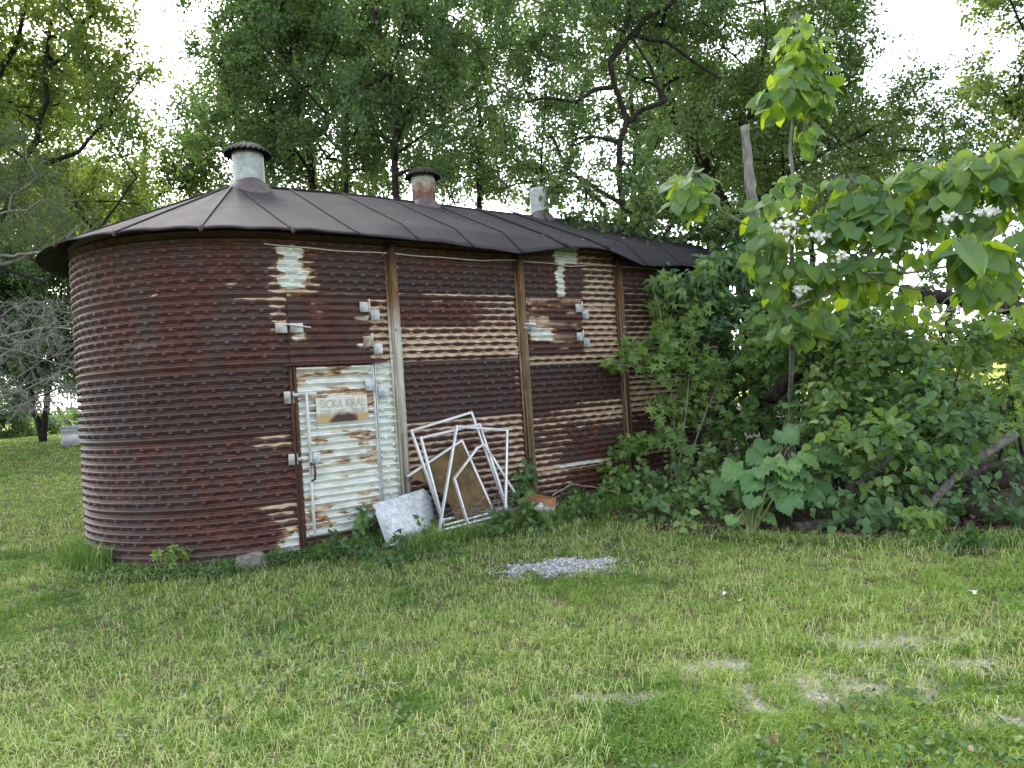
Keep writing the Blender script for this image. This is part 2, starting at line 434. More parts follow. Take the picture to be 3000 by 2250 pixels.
DENS = {'trees standing behind the bin': 2.15}
def tree(name, label, cat, base, limbs, E, dens=1.3, per=150, cr=.5, size=.09, tmpl=RHOMB, leaf='leaf_mid', bark='bark', seed=0,
         thr=.35, nsc=.8, hang=.25, flat=.6, face=None, tip=.007, powr=.5, group=None, twig_r=.004, crown='crown', trunk='trunk', curl=.12, twigs=6, shell=0., sides=6, clumps=None, flatten=1.0, up=.1):
    rng = np.random.default_rng(seed)
    if group in DENS: size *= .84; per = int(per*1.25)
    root = thing(name, label, cat, base, group)
    tg = sample_ell(E, dens*DENS.get(group, 1.7), rng, thr*.8, nsc, seed, shell) if clumps is None else clumps
    pos, par, r, ends = grow(limbs, tg, rng, tip=tip, powr=powr, curl=curl, up=up)
    ok = par >= 0
    C = pos[ends]; back = unit(C-pos[par[ends]])
    P, D, N, sz, tint, A, B = leaves_on(C, back, rng, per, cr, size, seed, twigs, hang, flat, face, flatten=flatten)
    A2 = np.concatenate([pos[par[ok]], A]); B2 = np.concatenate([pos[ok], B])
    ra = np.concatenate([r[par[ok]], np.full(len(A), twig_r)]); rb = np.concatenate([r[ok], np.full(len(B), twig_r*.4)])
    ra = np.minimum(ra, np.maximum(rb*1.6, .004)) if False else ra
    frustums(trunk, A2, B2, ra, rb, M[bark], root, sides)
    leaf_mesh(crown, tmpl, P, D, N, sz, tint, M[leaf], root)
    return root

# ------------------------------------------------------------------ GROUND
R0, X0, XE, Z1, BAND = 1.54, -0.03, 5.50, 2.293, 0.61
PITCHC = BAND/9.0
LS = XE-X0
def in_bin(x, y, m=0.0):
    xc = np.clip(x, X0, XE); return np.hypot(x-xc, y-R0) < R0-m
GRAV_C = on_z(1655, 1663)[:2]; STRAW = [(on_z(2450, 2010)[:2], .55, .2), (on_z(2620, 1880)[:2], .45, .12), (on_z(2860, 1950)[:2], .3, .12), (on_z(2180, 2180)[:2], .18, .07), (on_z(2900, 2120)[:2], .25, .1),
          (on_z(2060, 1960)[:2], .25, .09), (on_z(1760, 2050)[:2], .3, .08)]
def ellmask(x, y, c, a, b, wob=.5, sc=6):
    dx, dy = x-c[0], y-c[1]; p = dx*CR[0]+dy*CR[1]; q = dx*CF[0]+dy*CF[1]
    d = np.hypot(p/a, q/b) + wob*(fbm(x*sc, y*sc, 0, 31, 3)-.5)*2
    return d
def bare_mask(x, y):
    b = np.zeros_like(x)+0.0
    for c, a, bb in STRAW: b = np.maximum(b, (1-sstep(.3, 1.1, ellmask(x, y, c, a, bb, .9, 7)))*(.45+.55*vnoise(x*14, y*14, 0, 77)))
    return b
def gravel_mask(x, y): return 1-sstep(.75, 1.12, ellmask(x, y, GRAV_C, .42, .21, .5, 8))
EDGE = np.array([(2.2, -.1)]+[tuple(on_z(*k)[:2]) for k in ((1960, 1530), (2130, 1590), (2350, 1600), (2600, 1600), (2850, 1605), (3000, 1600))]+[(8.0, -6.2)])
def dirt_mask(x, y):       # leaf litter and shade-killed ground under the shrubs and along the wall
    u = x; e = sstep(-.15, .5, y+.35-.0*x)*sstep(2.2, 3.4, x)                       # strip by the wall
    # edge of the brush pile, running from the bin out to the lower right corner of the yard
    ed = np.interp(x, EDGE[:, 0], EDGE[:, 1])
    m = sstep(-.15, .35, y-ed+.25*(fbm(x*2, y*2, 0, 9)-.5))*sstep(2.6, 3.2, x)
    return np.clip(np.maximum(.8*e, m), 0, 1)
def field_mask(x, y): return sstep(30, 36, np.hypot(x-CX, y-CY))
rr = np.concatenate([np.geomspace(.35, 40, 300), np.geomspace(41, 2500, 40)])
aa = np.radians(np.concatenate([np.arange(-20, 91, .35), np.arange(92, 340, 4.0)]))
RR, AA = np.meshgrid(rr, aa, indexing='ij')
gx = CX+RR*np.sin(AA); gy = CY+RR*np.cos(AA)
gz = terrain(gx, gy) + .012*(fbm(gx*6, gy*6, 0, 2)-.5)*(RR < 30)
na = len(aa); i, j = np.meshgrid(np.arange(len(rr)-1), np.arange(na), indexing='ij')
q = np.stack([i*na+j, i*na+(j+1) % na, (i+1)*na+(j+1) % na, (i+1)*na+j], -1).reshape(-1, 4)[:, ::-1]
Vg = np.stack([gx, gy, gz], -1).reshape(-1, 3); Vg = np.vstack([Vg, [CX, CY, 0]])
tri = np.stack([np.full(na, len(Vg)-1), (np.arange(na)+1) % na, np.arange(na)], 1)
a = NT('turf soil'); P_ = a.pos(); n1 = a.noise(P_, 40, 4); n2 = a.noise(P_, 3, 4)
c = a.mix(a.ss(n1, .3, .7), (.028, .032, .014), (.085, .085, .035)); c = a.mix(a.ss(n2, .4, .7), c, a.mix(a.ss(n1, .35, .65), (.05, .065, .02), (.12, .11, .05)))
c = a.mix(a.attr('dirt'), c, a.mix(a.ss(n1, .3, .75), (.020, .016, .011), (.058, .046, .032)))
c = a.mix(a.attr('bare'), c, a.mix(a.ss(n1, .3, .7), (.17, .16, .135), (.42, .40, .35)))
c = a.mix(a.attr('gravel'), c, a.mix(a.ss(n1, .3, .7), (.22, .21, .20), (.42, .41, .40)))
c = a.mix(a.attr('field'), c, a.mix(a.ss(n2, .3, .7), (.20, .24, .04), (.32, .34, .07)))
gm = a.done(a.bsdf(c, .95, .1, 0, a.bump(n1, .6, .03)))
fx, fy = Vg[:, 0], Vg[:, 1]
g = link('ground', raw_mesh('ground', Vg, [q, tri], {'dirt': dirt_mask(fx, fy), 'bare': bare_mask(fx, fy), 'gravel': gravel_mask(fx, fy), 'field': field_mask(fx, fy)}, True), gm)
tag(g, 'mown lawn soil of the yard running out to a bright field beyond the trees', kind='structure')

def blades(name, x, y, h, w, lean, tint, mat, parent=None, seed=0, z=None):
    r = np.random.default_rng(seed); n = len(x); z = terrain(x, y) if z is None else z
    az = r.random(n)*2*np.pi; la = r.random(n)*2*np.pi
    B = np.stack([x, y, z-.004], 1); wx = np.stack([np.cos(az), np.sin(az), 0*az], 1)*(w/2)[:, None]
    ln = np.stack([np.cos(la), np.sin(la), 0*la], 1)
    l1 = lean*.35; l2 = lean
    mid = B+ln*(h*l1*.6)[:, None]+np.array([0, 0, 1])*(h*.55*np.sqrt(np.clip(1-l1**2*.5, .1, 1)))[:, None]
    tip = B+ln*(h*l2)[:, None]+np.array([0, 0, 1])*(h*np.sqrt(np.clip(1-.92*np.minimum(l2, 1)**2, .03, 1)))[:, None]
    V = np.stack([B-wx, B+wx, mid-wx*.8, mid+wx*.8, tip], 1).reshape(-1, 3)
    o = (np.arange(n)*5)[:, None]
    return link(name, raw_mesh(name, V, [o+np.array([[0, 1, 3, 2]]), o+np.array([[2, 3, 4]])], {'tint': np.repeat(tint, 5)}), M[mat], parent)

def lawn():
    r = np.random.default_rng(11)
    N = 560000
    d = 2.1*np.exp(r.random(N)*math.log(30/2.1)*.92); s = (r.random(N)*2-1)*.95
    # thin the far ones less: keep the sheet dense near the lens
    x = CX+d*(CF[0]+s*CR[0]/.83*.83); y = CY+d*(CF[1]+s*CR[1])
    ok = ~in_bin(x, y, -.02)
    dm = dirt_mask(x, y); bm = bare_mask(x, y); gm_ = gravel_mask(x, y)
    patch = .62*fbm(x*1.1, y*1.1, 0, 41, 3)+.38*vnoise(x*4.5, y*4.5, 0, 44); clump = vnoise(x*9, y*9, 0, 43)
    ok &= (r.random(N) > dm*.93) & (r.random(N) > bm*.9) & (r.random(N) > gm_*.90) & ~((clump < .3) & (r.random(N) < .75))
    ok &= (x < 6.5) | (d < 14)
    x, y, d, patch, clump, bm, dm = [k[ok] for k in (x, y, d, patch, clump, bm, dm)]
    n = len(x)
    p = (x-CX)*CR[0]+(y-CY)*CR[1]; q_ = (x-CX)*CF[0]+(y-CY)*CF[1]; side = p/np.maximum(q_, .5)
    straw = sstep(.40, .62, patch+.10*(side < .05)-.20*sstep(.15, .5, side)*(q_ < 4.2)) 
    tint = np.clip(.10+.30*vnoise(x*2.3, y*2.3, 0, 5)+.28*r.random(n), 0, 1)
    dry = r.random(n) < (.07+.36*straw+.5*bm)
    tint = np.where(dry, .62+.38*r.random(n), tint+.1*straw)
    green = sstep(.2, .45, side)*(q_ < 4.4)
    tint = np.where(~dry, np.clip(tint+.2*sstep(.12, .4, side)*(q_ < 5.2)+.05*green, 0, .62), tint)
    grow = 1+.5*(clump > .6)
    h = (.024+.026*r.random(n))*grow*np.where(dry, .95, 1); w = .0046*np.maximum(1, d/4.6)*(.7+.6*r.random(n))
    h *= np.clip(1+(d-8)*.03, 1, 1.5)
    lean = np.clip(.35+.75*r.random(n)+.25*dry, 0, 1.05)
    return blades('lawn_grass', x, y, h, w, lean, tint, 'grass', None, 3)
tag(lawn(), 'short mown green and straw coloured grass covering the yard', 'grass', kind='stuff')

def litter():          # mower clippings lying flat on the turf
    r = np.random.default_rng(12); N = 26000
    d = 2.2*np.exp(r.random(N)*math.log(9/2.2)); s = (r.random(N)*2-1)*.95
    x = CX+d*(CF[0]+s*CR[0]); y = CY+d*(CF[1]+s*CR[1])
    k = (fbm(x*1.1, y*1.1, 0, 41, 3)+.12*(s < .1)+.3*bare_mask(x, y) > .5) & ~in_bin(x, y, -.05) & (gravel_mask(x, y) < .3) & (dirt_mask(x, y) < .5)
    x, y, d = x[k], y[k], d[k]; n = len(x)
    return blades('grass_clippings', x, y, .05+.06*r.random(n), .003*np.maximum(1, d/4), np.full(n, 1.03), .72+.28*r.random(n), 'grass', None, 4, terrain(x, y)+.025+.02*r.random(n))
tag(litter(), 'dry pale mower clippings scattered flat over the lawn', 'clippings', kind='stuff')

def tall_grass():
    r = np.random.default_rng(13); X = []; Y = []; H = []
    def strip(n, x0, x1, y0, y1, h):
        X.append(x0+(x1-x0)*r.random(n)); Y.append(y0+(y1-y0)*r.random(n)); H.append(h*(.5+.7*r.random(n)))
    # round the drum end
    n = 5200; a_ = np.radians(-5+115*r.random(n)); rad = R0+.02+.16*r.random(n)**1.5
    X.append(X0-rad*np.sin(a_)); Y.append(R0-rad*np.cos(a_)); H.append((.022+.06*r.random(n))*(.5+1.1*vnoise(a_*6, 0, 0, 3)))
    n = 900; a_ = np.radians(62+30*r.random(n)); rad = R0+.03+.22*r.random(n)**1.5
    X.append(X0-rad*np.sin(a_)); Y.append(R0-rad*np.cos(a_)); H.append(.16+.2*r.random(n))
    strip(2600, .0, 1.2, -.45, -.05, .14); strip(5200, .7, 2.6, -.85, -.35, .18); strip(3200, 2.1, 3.6, -.75, -.1, .15)
    strip(1400, 3.3, 4.4, -.9, -.2, .10)
    n = 5600; xx = 2.6+3.2*r.random(n); X.append(xx); Y.append(np.interp(xx, EDGE[:, 0], EDGE[:, 1])-.05+.42*(r.random(n)-.35)); H.append(.07+.15*r.random(n)*vnoise(xx*4, 0, 0, 8))
    x = np.concatenate(X); y = np.concatenate(Y); h = np.concatenate(H); k = ~in_bin(x, y, -.015); x, y, h = x[k], y[k], h[k]
    n = len(x); t = np.where(r.random(n) < .16, .65+.35*r.random(n), .1+.42*r.random(n))
    return blades('tall_grass', x, y, h, .0045+.003*r.random(n), .3+.65*r.random(n), t, 'grass', None, 5)
tag(tall_grass(), 'uncut longer grass left along the bin wall and the brush edge', 'grass', kind='stuff')

def gravel():
    r = np.random.default_rng(14); N = 9000
    p = (r.random(N)*2-1)*.58; q_ = (r.random(N)*2-1)*.33
    x = GRAV_C[0]+p*CR[0]+q_*CF[0]; y = GRAV_C[1]+p*CR[1]+q_*CF[1]
    k = (r.random(N) < gravel_mask(x, y)*1.1) | ((r.random(N) < .05) & (ellmask(x, y, GRAV_C, .55, .32, .5, 8) < 1)); x, y = x[k], y[k]; n = len(x)
    s = .004+.009*r.random(n)**2
    o = np.array([(1, 0, 0), (-1, 0, 0), (0, 1, 0), (0, -1, 0), (0, 0, 1), (0, 0, -1)], float)
    f = np.array([(0, 2, 4), (2, 1, 4), (1, 3, 4), (3, 0, 4), (2, 0, 5), (1, 2, 5), (3, 1, 5), (0, 3, 5)])
    an = r.random(n)*6.28; c_, s_ = np.cos(an), np.sin(an)
    loc = o[None]*(1+.5*(r.random((n, 6, 1))-.5))*np.stack([np.ones(n), .8+.3*r.random(n), .5+.3*r.random(n)], 1)[:, None]*s[:, None, None]
    V = np.stack([loc[..., 0]*c_[:, None]-loc[..., 1]*s_[:, None]+x[:, None], loc[..., 0]*s_[:, None]+loc[..., 1]*c_[:, None]+y[:, None], loc[..., 2]+(terrain(x, y)+.012+.012*r.random(n))[:, None]], -1)
    a = NT('gravel'); c = a.ramp(a.attr('tint'), [(0, (.16, .16, .16)), (.5, (.31, .31, .32)), (1, (.52, .52, .53))])
    return link('gravel', raw_mesh('gravel', V.reshape(-1, 3), [(f[None]+(np.arange(n)*6)[:, None, None]).reshape(-1, 3)], {'tint': np.repeat(r.random(n), 6)}), a.done(a.bsdf(c, .85, .2)))
tag(gravel(), 'pale grey gravel showing in a small bare patch of lawn', 'gravel', kind='stuff')

# ------------------------------------------------------------------ THE STEEL BIN
def wall_mat():
    a = NT('rusted corrugated steel'); P = a.pos(); st = a.mapping(P, (1, 1, 3.5))
    n1 = a.noise(st, 9, 5, .65); n2 = a.noise(P, 2.2, 4, .6); n3 = a.noise(P, 60, 3, .6); n4 = a.noise(a.mapping(P, (3, 3, .6)), 7, 4, .6)
    rust = a.mix(a.ss(n1, .3, .68), (.024, .0105, .0092), (.098, .032, .024))
    rust = a.mix(a.math('MULTIPLY', a.ss(n2, .42, .64), .85), rust, (.050, .034, .034))
    rust = a.mix(a.math('MULTIPLY', a.ss(n4, .55, .72), .7), rust, (.095, .034, .016))
    rust = a.mix(a.math('MULTIPLY', a.ss(n3, .55, .75), .35), rust, (.014, .008, .008))
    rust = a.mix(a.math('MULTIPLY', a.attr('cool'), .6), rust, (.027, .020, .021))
    tanc = a.mix(a.ss(n1, .3, .7), (.30, .175, .105), (.50, .39, .27))
    tanc = a.mix(a.math('MULTIPLY', a.ss(n4, .4, .7), .6), tanc, (.47, .45, .38))
    def cut(att, lo, hi, amp):
        v = a.math('ADD', a.attr(att), a.math('MULTIPLY', a.math('SUBTRACT', n1, .5), amp))
        v = a.math('ADD', v, a.math('MULTIPLY', a.math('SUBTRACT', n3, .5), amp*.5)); return a.ss(v, lo, hi)
    col = a.mix(cut('tan', .2, .46, .9), rust, (.135, .052, .028))
    col = a.mix(cut('tan', .38, .62, .9), col, tanc)
    gal = a.mix(a.ss(n1, .3, .7), (.43, .46, .43), (.66, .67, .62))
    gal = a.mix(a.math('MULTIPLY', a.ss(n3, .5, .8), .4), gal, (.34, .35, .33))
    col = a.mix(cut('galv', .25, .48, .7), col, a.mix(a.ss(n1, .4, .65), (.24, .12, .04), (.50, .40, .24)))
    gf = cut('galv', .42, .66, .7); col = a.mix(gf, col, gal)
    col = a.mix(a.attr('soil'), col, a.mix(a.ss(n3, .3, .7), (.07, .055, .04), (.14, .12, .10)))
    ro = a.math('SUBTRACT', a.math('ADD', .46, a.math('MULTIPLY', n1, .22)), a.math('MULTIPLY', gf, .12))
    return a.done(a.bsdf(col, ro, .5, a.math('MULTIPLY', gf, .25), a.bump(a.math('ADD', n3, n1), .35, .004)))
M['wall'] = wall_mat()

def per(s, off=0.0):
    """point and outward normal on the outline of the bin, s measured along the front wall from its round end"""
    s = np.asarray(s, float)
    x = np.where(s < 0, X0, np.where(s > LS, XE, X0+s)); ang = np.where(s < 0, s/R0, np.where(s > LS, (s-LS)/R0, 0))
    nx, ny = np.sin(ang), -np.cos(ang)
    return x+(R0+off)*nx, R0+(R0+off)*ny, nx, ny
def soft(x, a0, a1, e=.03): return sstep(a0-e, a0+e, x)*(1-sstep(a1-e, a1+e, x))
def corr(z):                                                        # valleys on the seams; the under flank is the steep one
    f = 2*np.pi*(z-Z1)/PITCHC + np.pi
    return .0150*np.cos(f) + .0030*np.sin(2*f)
def wall_masks(s, z, knob):
    x = X0+s; cr = .5+.5*np.cos(2*np.pi*(z-Z1)/PITCHC+np.pi)          # 1 on crests
    up = .5+.5*np.sin(2*np.pi*(z-Z1)/PITCHC)                          # 1 on the upward flank
    nb = fbm(s*1.6, z*4.5, 0, 51, 4); nf = fbm(s*6, z*22, 0, 52, 3)
    n = (nb-.5)*1.0+(nf-.5)*.5
    tan = np.zeros_like(s); galv = np.zeros_like(s); cool = np.zeros_like(s)
    b = np.floor((Z1-z)/BAND+1e-6)+2                                   # band number, 1 = top sheet
    fb = ((Z1-z)/BAND) % 1.0                                           # 0 at the top of the sheet
    xn = x+.16*(nf-.5)+.14*(nb-.5); zn = z+.14*(nb-.5)+.05*(nf-.5)
    A_ = soft(x, -.03, 1.0, .01); B_ = soft(x, 1.06, 2.46, .01); C_ = soft(x, 2.54, 3.94, .01); D_ = (x > 4.0)*1.0; cyl = (x < -.03)*1.0
    # panel B
    tan += B_*(b == 2)*(.24+.20*sstep(1.5, 2.3, x)+.62*sstep(.30, .62, fb)+.12*sstep(2.1, 1.2, x))
    tan += B_*(b == 4)*(.48+.16*sstep(1.7, 2.4, x)+.1*sstep(.55, .1, fb))
    tan += B_*(b >= 5)*(.20+.22*sstep(1.9, 2.4, x))
    tan += B_*((b == 1)*.4*(fb > .85)+(b == 3)*.04)
    tan += B_*.45*(1-sstep(.0, .05, x-1.06))+B_*.4*sstep(2.36, 2.46, x)*(z < 2.3)*(z > 1.1)
    # panel C
    tan += C_*(b == 2)*(.66+.2*sstep(3.2, 3.5, x)+.2*sstep(2.72, 2.6, x))
    galv += C_*soft(x+.4*(xn-x), 3.06, 3.17, .03)*(z > 2.36)*(.85+.4*n) + .7*C_*soft(xn, 3.05, 3.42, .04)*soft(z, 2.74, 2.95, .01)
    tan += C_*soft(xn, 3.44, 3.98, .05)*(z > 2.2)*(.85-.2*(z > 2.6)); galv += C_*soft(x, 3.5, 3.6, .03)*soft(z, 2.5, 2.8, .05)*.25
    tan += C_*((b == 3)*.85*(fb < .14)+(b == 4)*sstep(2.9, 3.9, x)*.62*(fb < .22)+(b == 3)*.35*sstep(3.0, 3.9, x)*(fb > .88)+(b == 4)*.24+(b == 5)*(.75*(fb < .11)+.22))
    galv += .55*C_*(b == 5)*(fb < .07)*soft(x, 2.75, 3.8, .2)
    # panel D
    tan += D_*((b == 1)*.20+(b == 2)*(.34+.4*sstep(.5, .75, fb))+(b == 3)*(.25+.45*sstep(.3, .5, fb))+(b == 4)*(.12+.6*(fb < .16))+(b >= 5)*(.15+.5*(fb < .1)))
    # panel A beside door and hatch
    tan += A_*(b == 2)*sstep(.70, .8, x)*.95; galv += A_*(z < 1.7)*sstep(.76, .82, x)*1.05
    galv += soft(xn, -.07, .15, .06)*soft(zn, 2.36, 2.76, .07)*1.1*(x > -.09); tan += soft(x, -.14, .26, .08)*soft(z, 2.3, 2.72, .1)*.42
    tan += A_*(b == 1)*(fb > .82)*.35*sstep(.25, .9, x)
    # round end
    tan += cyl*(.0+.15*soft(s, -.13, .0, .04)*(b == 2)*(fb < .5)*1.0 + .22*(b == 2)*(fb < .05)*sstep(-1.1, -.2, s))
    for (u, v, ru, rv, am) in ((-1.09, 2.33, .05, .05, .75), (-1.14, 2.44, .03, .05, .5), (-.75, 2.51, .02, .02, .6), (-1.1, 2.14, .07, .02, .4), (-.12, 2.58, .05, .05, .4), (-.45, 2.40, .08, .03, .4)):
        tan += am*np.exp(-((s-u)/ru)**2-((z-v)/rv)**2)
    tan += cyl*soft(s, -.33, 0, .1)*(.48*(b == 4)*(fb < .22)+.5*(z < .5)*sstep(-.5, 0, s)); galv += cyl*sstep(-.32, -.02, s)*sstep(.34, .12, z)*.95
    tan += cyl*(b == 5)*(fb < .06)*.4*sstep(-1.2, -.2, s)
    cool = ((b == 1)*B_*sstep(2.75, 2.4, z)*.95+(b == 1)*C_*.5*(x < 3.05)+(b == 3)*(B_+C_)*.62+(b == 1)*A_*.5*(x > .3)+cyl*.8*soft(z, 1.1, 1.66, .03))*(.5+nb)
    soil = sstep(.16, .0, z+.12*(nb-.5))*.8
    row = np.floor((z-Z1)/PITCHC); t_ = 1-((z-Z1)/PITCHC-row)                 # 0 at the valley above, .5 on the crest, 1 at the valley below
    sc_ = np.cos(2*np.pi*(s/.15+np.mod(row, 2)*.5 + .13*np.floor((z-Z1)/BAND)))
    wide = fbm(s*1.1, z*2.6, 0, 55, 3)-.5
    T_ = np.clip(tan*.95+.9*wide*(tan > .06)+.45*(nf-.5)*(tan > .06), 0, 1.2)
    hw = .46-.30*T_+.07*sc_*(T_ < 1.1)+.22*(nf-.5)+.10*(fbm(s*14, z*60, 0, 56, 2)-.5)
    band_rust = 1-sstep(hw-.05, hw+.05, np.abs(t_-.62))
    tan = np.clip(T_*1.9, 0, 1)*(1-band_rust)*(tan > .02)
    galv = galv + n*.62*(galv > .05) - .55*knob*(x < .7)
    return np.clip(tan, 0, 1.2), np.clip(galv, 0, 1.2), np.clip(cool, 0, 1), np.clip(soil, 0, 1)

bin_ = thing('steel_corn_bin', 'long round-ended rusty corrugated steel bin with dark ribbed metal roof', 'grain bin', (2.7, 0, 0))
def bin_wall():
    s = np.concatenate([np.arange(-math.pi*R0, -2.7, .04), np.arange(-2.7, 4.75, .0095), np.arange(4.75, 5.6, .02), np.arange(5.6, LS+math.pi*R0, .05), [LS+math.pi*R0]])
    back = np.linspace(XE, X0, 60)[1:-1]
    z = np.arange(-.1, 2.951, PITCHC/12)
    x, y, nx, ny = per(s)
    ns, nz = len(s), len(z)
    SS, ZZ = np.meshgrid(s, z, indexing='ij')
    row = np.floor((ZZ-Z1)/PITCHC); zc = Z1+(row+.5)*PITCHC         # crest of the row
    rib = np.mod(row, 9)                                            # 0 = row just above a seam
    sp = .15; ph = np.mod(row, 2)*.5 + .13*np.floor((ZZ-Z1)/BAND)
    ds = (np.mod(SS/sp+ph, 1)-.5)*sp; dz = ZZ-(zc-.36*PITCHC)
    knob = np.exp(-(np.hypot(ds/.0175, dz/.0155))**3)*(rib != 0)
    knob[:, :] *= (.55+.6*_hash(np.floor(SS/sp+ph), row, row*0, 9))
    kd = knob*1.0
    dent = .010*(fbm(SS*.9, ZZ*1.4, 0, 61, 3)-.5) + .0035*(fbm(SS*4, ZZ*6, 0, 62, 3)-.5)
    # two crushed rows on the round end and a few dents low down
    fl = np.exp(-((SS+1.25)/.18)**2-((ZZ-1.93)/.03)**2)+np.exp(-((SS+1.62)/.22)**2-((ZZ-.62)/.03)**2)+.8*np.exp(-((SS+.6)/.1)**2-((ZZ-.28)/.025)**2)
    amp = 1-.85*np.clip(fl, 0, 1)
    fr = np.mod((ZZ-Z1)/BAND, 1)
    off = corr(ZZ)*amp + .0235*kd*amp + dent + .006*(1-fr)           # each sheet laps over the one below
    PX = x[:, None]+nx[:, None]*off; PY = y[:, None]+ny[:, None]*off
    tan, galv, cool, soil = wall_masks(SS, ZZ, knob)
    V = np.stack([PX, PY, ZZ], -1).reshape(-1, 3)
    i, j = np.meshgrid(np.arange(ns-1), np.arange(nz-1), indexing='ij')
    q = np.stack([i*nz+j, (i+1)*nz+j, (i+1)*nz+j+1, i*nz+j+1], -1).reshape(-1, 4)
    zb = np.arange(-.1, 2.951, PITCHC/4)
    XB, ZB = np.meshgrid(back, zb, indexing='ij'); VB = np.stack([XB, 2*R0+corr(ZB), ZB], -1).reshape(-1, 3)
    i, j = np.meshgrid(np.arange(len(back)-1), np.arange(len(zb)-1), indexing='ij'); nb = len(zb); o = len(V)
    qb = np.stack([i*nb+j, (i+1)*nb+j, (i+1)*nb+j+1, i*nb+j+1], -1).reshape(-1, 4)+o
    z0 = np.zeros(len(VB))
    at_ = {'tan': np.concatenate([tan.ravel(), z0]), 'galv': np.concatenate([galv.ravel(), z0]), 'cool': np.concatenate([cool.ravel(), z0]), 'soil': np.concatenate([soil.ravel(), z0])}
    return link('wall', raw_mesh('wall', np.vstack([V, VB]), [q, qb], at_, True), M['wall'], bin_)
bin_wall()

def sheet(name, x0, x1, z0, z1, yo, parent, maskf, amp=1.0, dx=.0125, per10=10, shear=0.0):
    """a flat corrugated panel standing off the wall, with turned edges"""
    x = np.linspace(x0, x1, max(2, int((x1-x0)/dx))); z = np.arange(z0, z1+1e-6, PITCHC/per10)
    XX, ZZ = np.meshgrid(x, z, indexing='ij')
    dent = .005*(fbm(XX*3, ZZ*3, 0, 71, 3)-.5)
    Y = -(yo+corr(ZZ)*amp+dent)
    xs = XX+shear*(ZZ-z0)
    V = np.stack([xs, Y, ZZ], -1).reshape(-1, 3); Vb = V.copy(); Vb[:, 1] = -.004
    nz, nx_ = len(z), len(x); i, j = np.meshgrid(np.arange(nx_-1), np.arange(nz-1), indexing='ij')
    q = [np.stack([i*nz+j, (i+1)*nz+j, (i+1)*nz+j+1, i*nz+j+1], -1).reshape(-1, 4)]
    n0 = len(V)
    for idx in (np.arange(nz), (nx_-1)*nz+np.arange(nz), np.arange(nx_)*nz, np.arange(nx_)*nz+nz-1):
        q.append(np.stack([idx[:-1], idx[1:], idx[1:]+n0, idx[:-1]+n0], 1))
    tan, galv, cool, soil = [np.broadcast_to(np.asarray(m, float), XX.shape) for m in maskf(XX, ZZ)]
    at_ = {k: np.concatenate([m.ravel(), m.ravel()*.5]) for k, m in (('tan', tan), ('galv', galv), ('cool', cool), ('soil', soil))}
    return link(name, raw_mesh(name, np.vstack([V, Vb]), [np.concatenate(q)], at_, True), M['wall'], parent)

def door_mask(X, Z):
    up = .5+.5*np.sin(2*np.pi*(Z-Z1)/PITCHC); row = np.floor((Z-Z1)/PITCHC)
    h1 = _hash(row, row*0+1, row*0, 3); h2 = _hash(row, row*0+2, row*0, 3)
    n = fbm(X*5, Z*26, 0, 81, 4); n2 = fbm(X*2.2, Z*5, 0, 82, 3); n3 = fbm(X*16, Z*5, 0, 83, 3)
    streak = sstep(.50, .68, n+.30*(h1-.5)+.12*sstep(.45, .8, X)*(Z < 1.1)+.22*(Z > 1.5)*sstep(.6, .2, X)-.05)*(1-.55*up)
    rust = 1.15*streak+.5*sstep(.56, .7, n2)*(h2 > .45)
    for xx in (.17, .66): rust = rust+.55*np.exp(-((X-xx)/.018)**2)*sstep(1.17, 1.12, Z)*sstep(.82, 1.08, Z)*(.5+n3)
    galv = np.clip(.98-.56*rust+.15*(n-.5)-.36*sstep(.48, .66, fbm(X*1.7, Z*9, 0, 85, 3))*(.4+.6*n3), 0, 1.1)
    tan = np.clip(.8*(rust < .75)*rust+.2, 0, 1)*(rust < .95)
    return np.clip(.40+.5*(n-.5)+.3*(n2-.5), 0, 1), galv, 0*X, sstep(.16, .05, Z)*.5
DY = .034
door = sheet('door', .02, .735, .14, 1.665, DY, bin_, door_mask, 1.25)
def mbp(name, mat, parent, f, smooth=False):
    m = MB(); f(m); return m.build(name, M[mat] if isinstance(mat, str) else mat, parent, smooth)
# door frame edge strips
mbp('door_frame', 'galv', door, lambda m: (m.box((.745, -.036, .90), .02, .03, 1.53, None, .003), m.box((.772, -.03, .90), .014, .024, 1.53, None, .003)))
mbp('door_jamb', 'steel_rust', bin_, lambda m: (m.box((.0, -.026, .88), .018, .05, 1.6, None, .003), m.box((-.03, -.022, .88), .022, .03, 1.6, None, .003), m.box((.40, -.05, 1.688), .98, .05, .016, None, .003)))
mbp('latch_bar', 'pale_iron', door, lambda m: (m.box((.088, -.072, 1.05), .026, .014, .74, None, .003), m.box((.083, -.072, .40), .024, .014, .50, None, .003), m.box((.10, -.068, 1.425), .16, .012, .026, None, .002),
     m.box((.115, -.066, .17), .16, .012, .03, None, .002), m.box((.02, -.064, 1.42), .1, .01, .03, None, .002), m.box((.02, -.064, .85), .08, .01, .03, None, .002)))
mbp('handle', 'steel_rust', door, lambda m: m.tube([(.088, -.075, .80), (.105, -.115, .785), (.107, -.12, .72), (.103, -.115, .66), (.088, -.075, .645)], .011, 8), True)
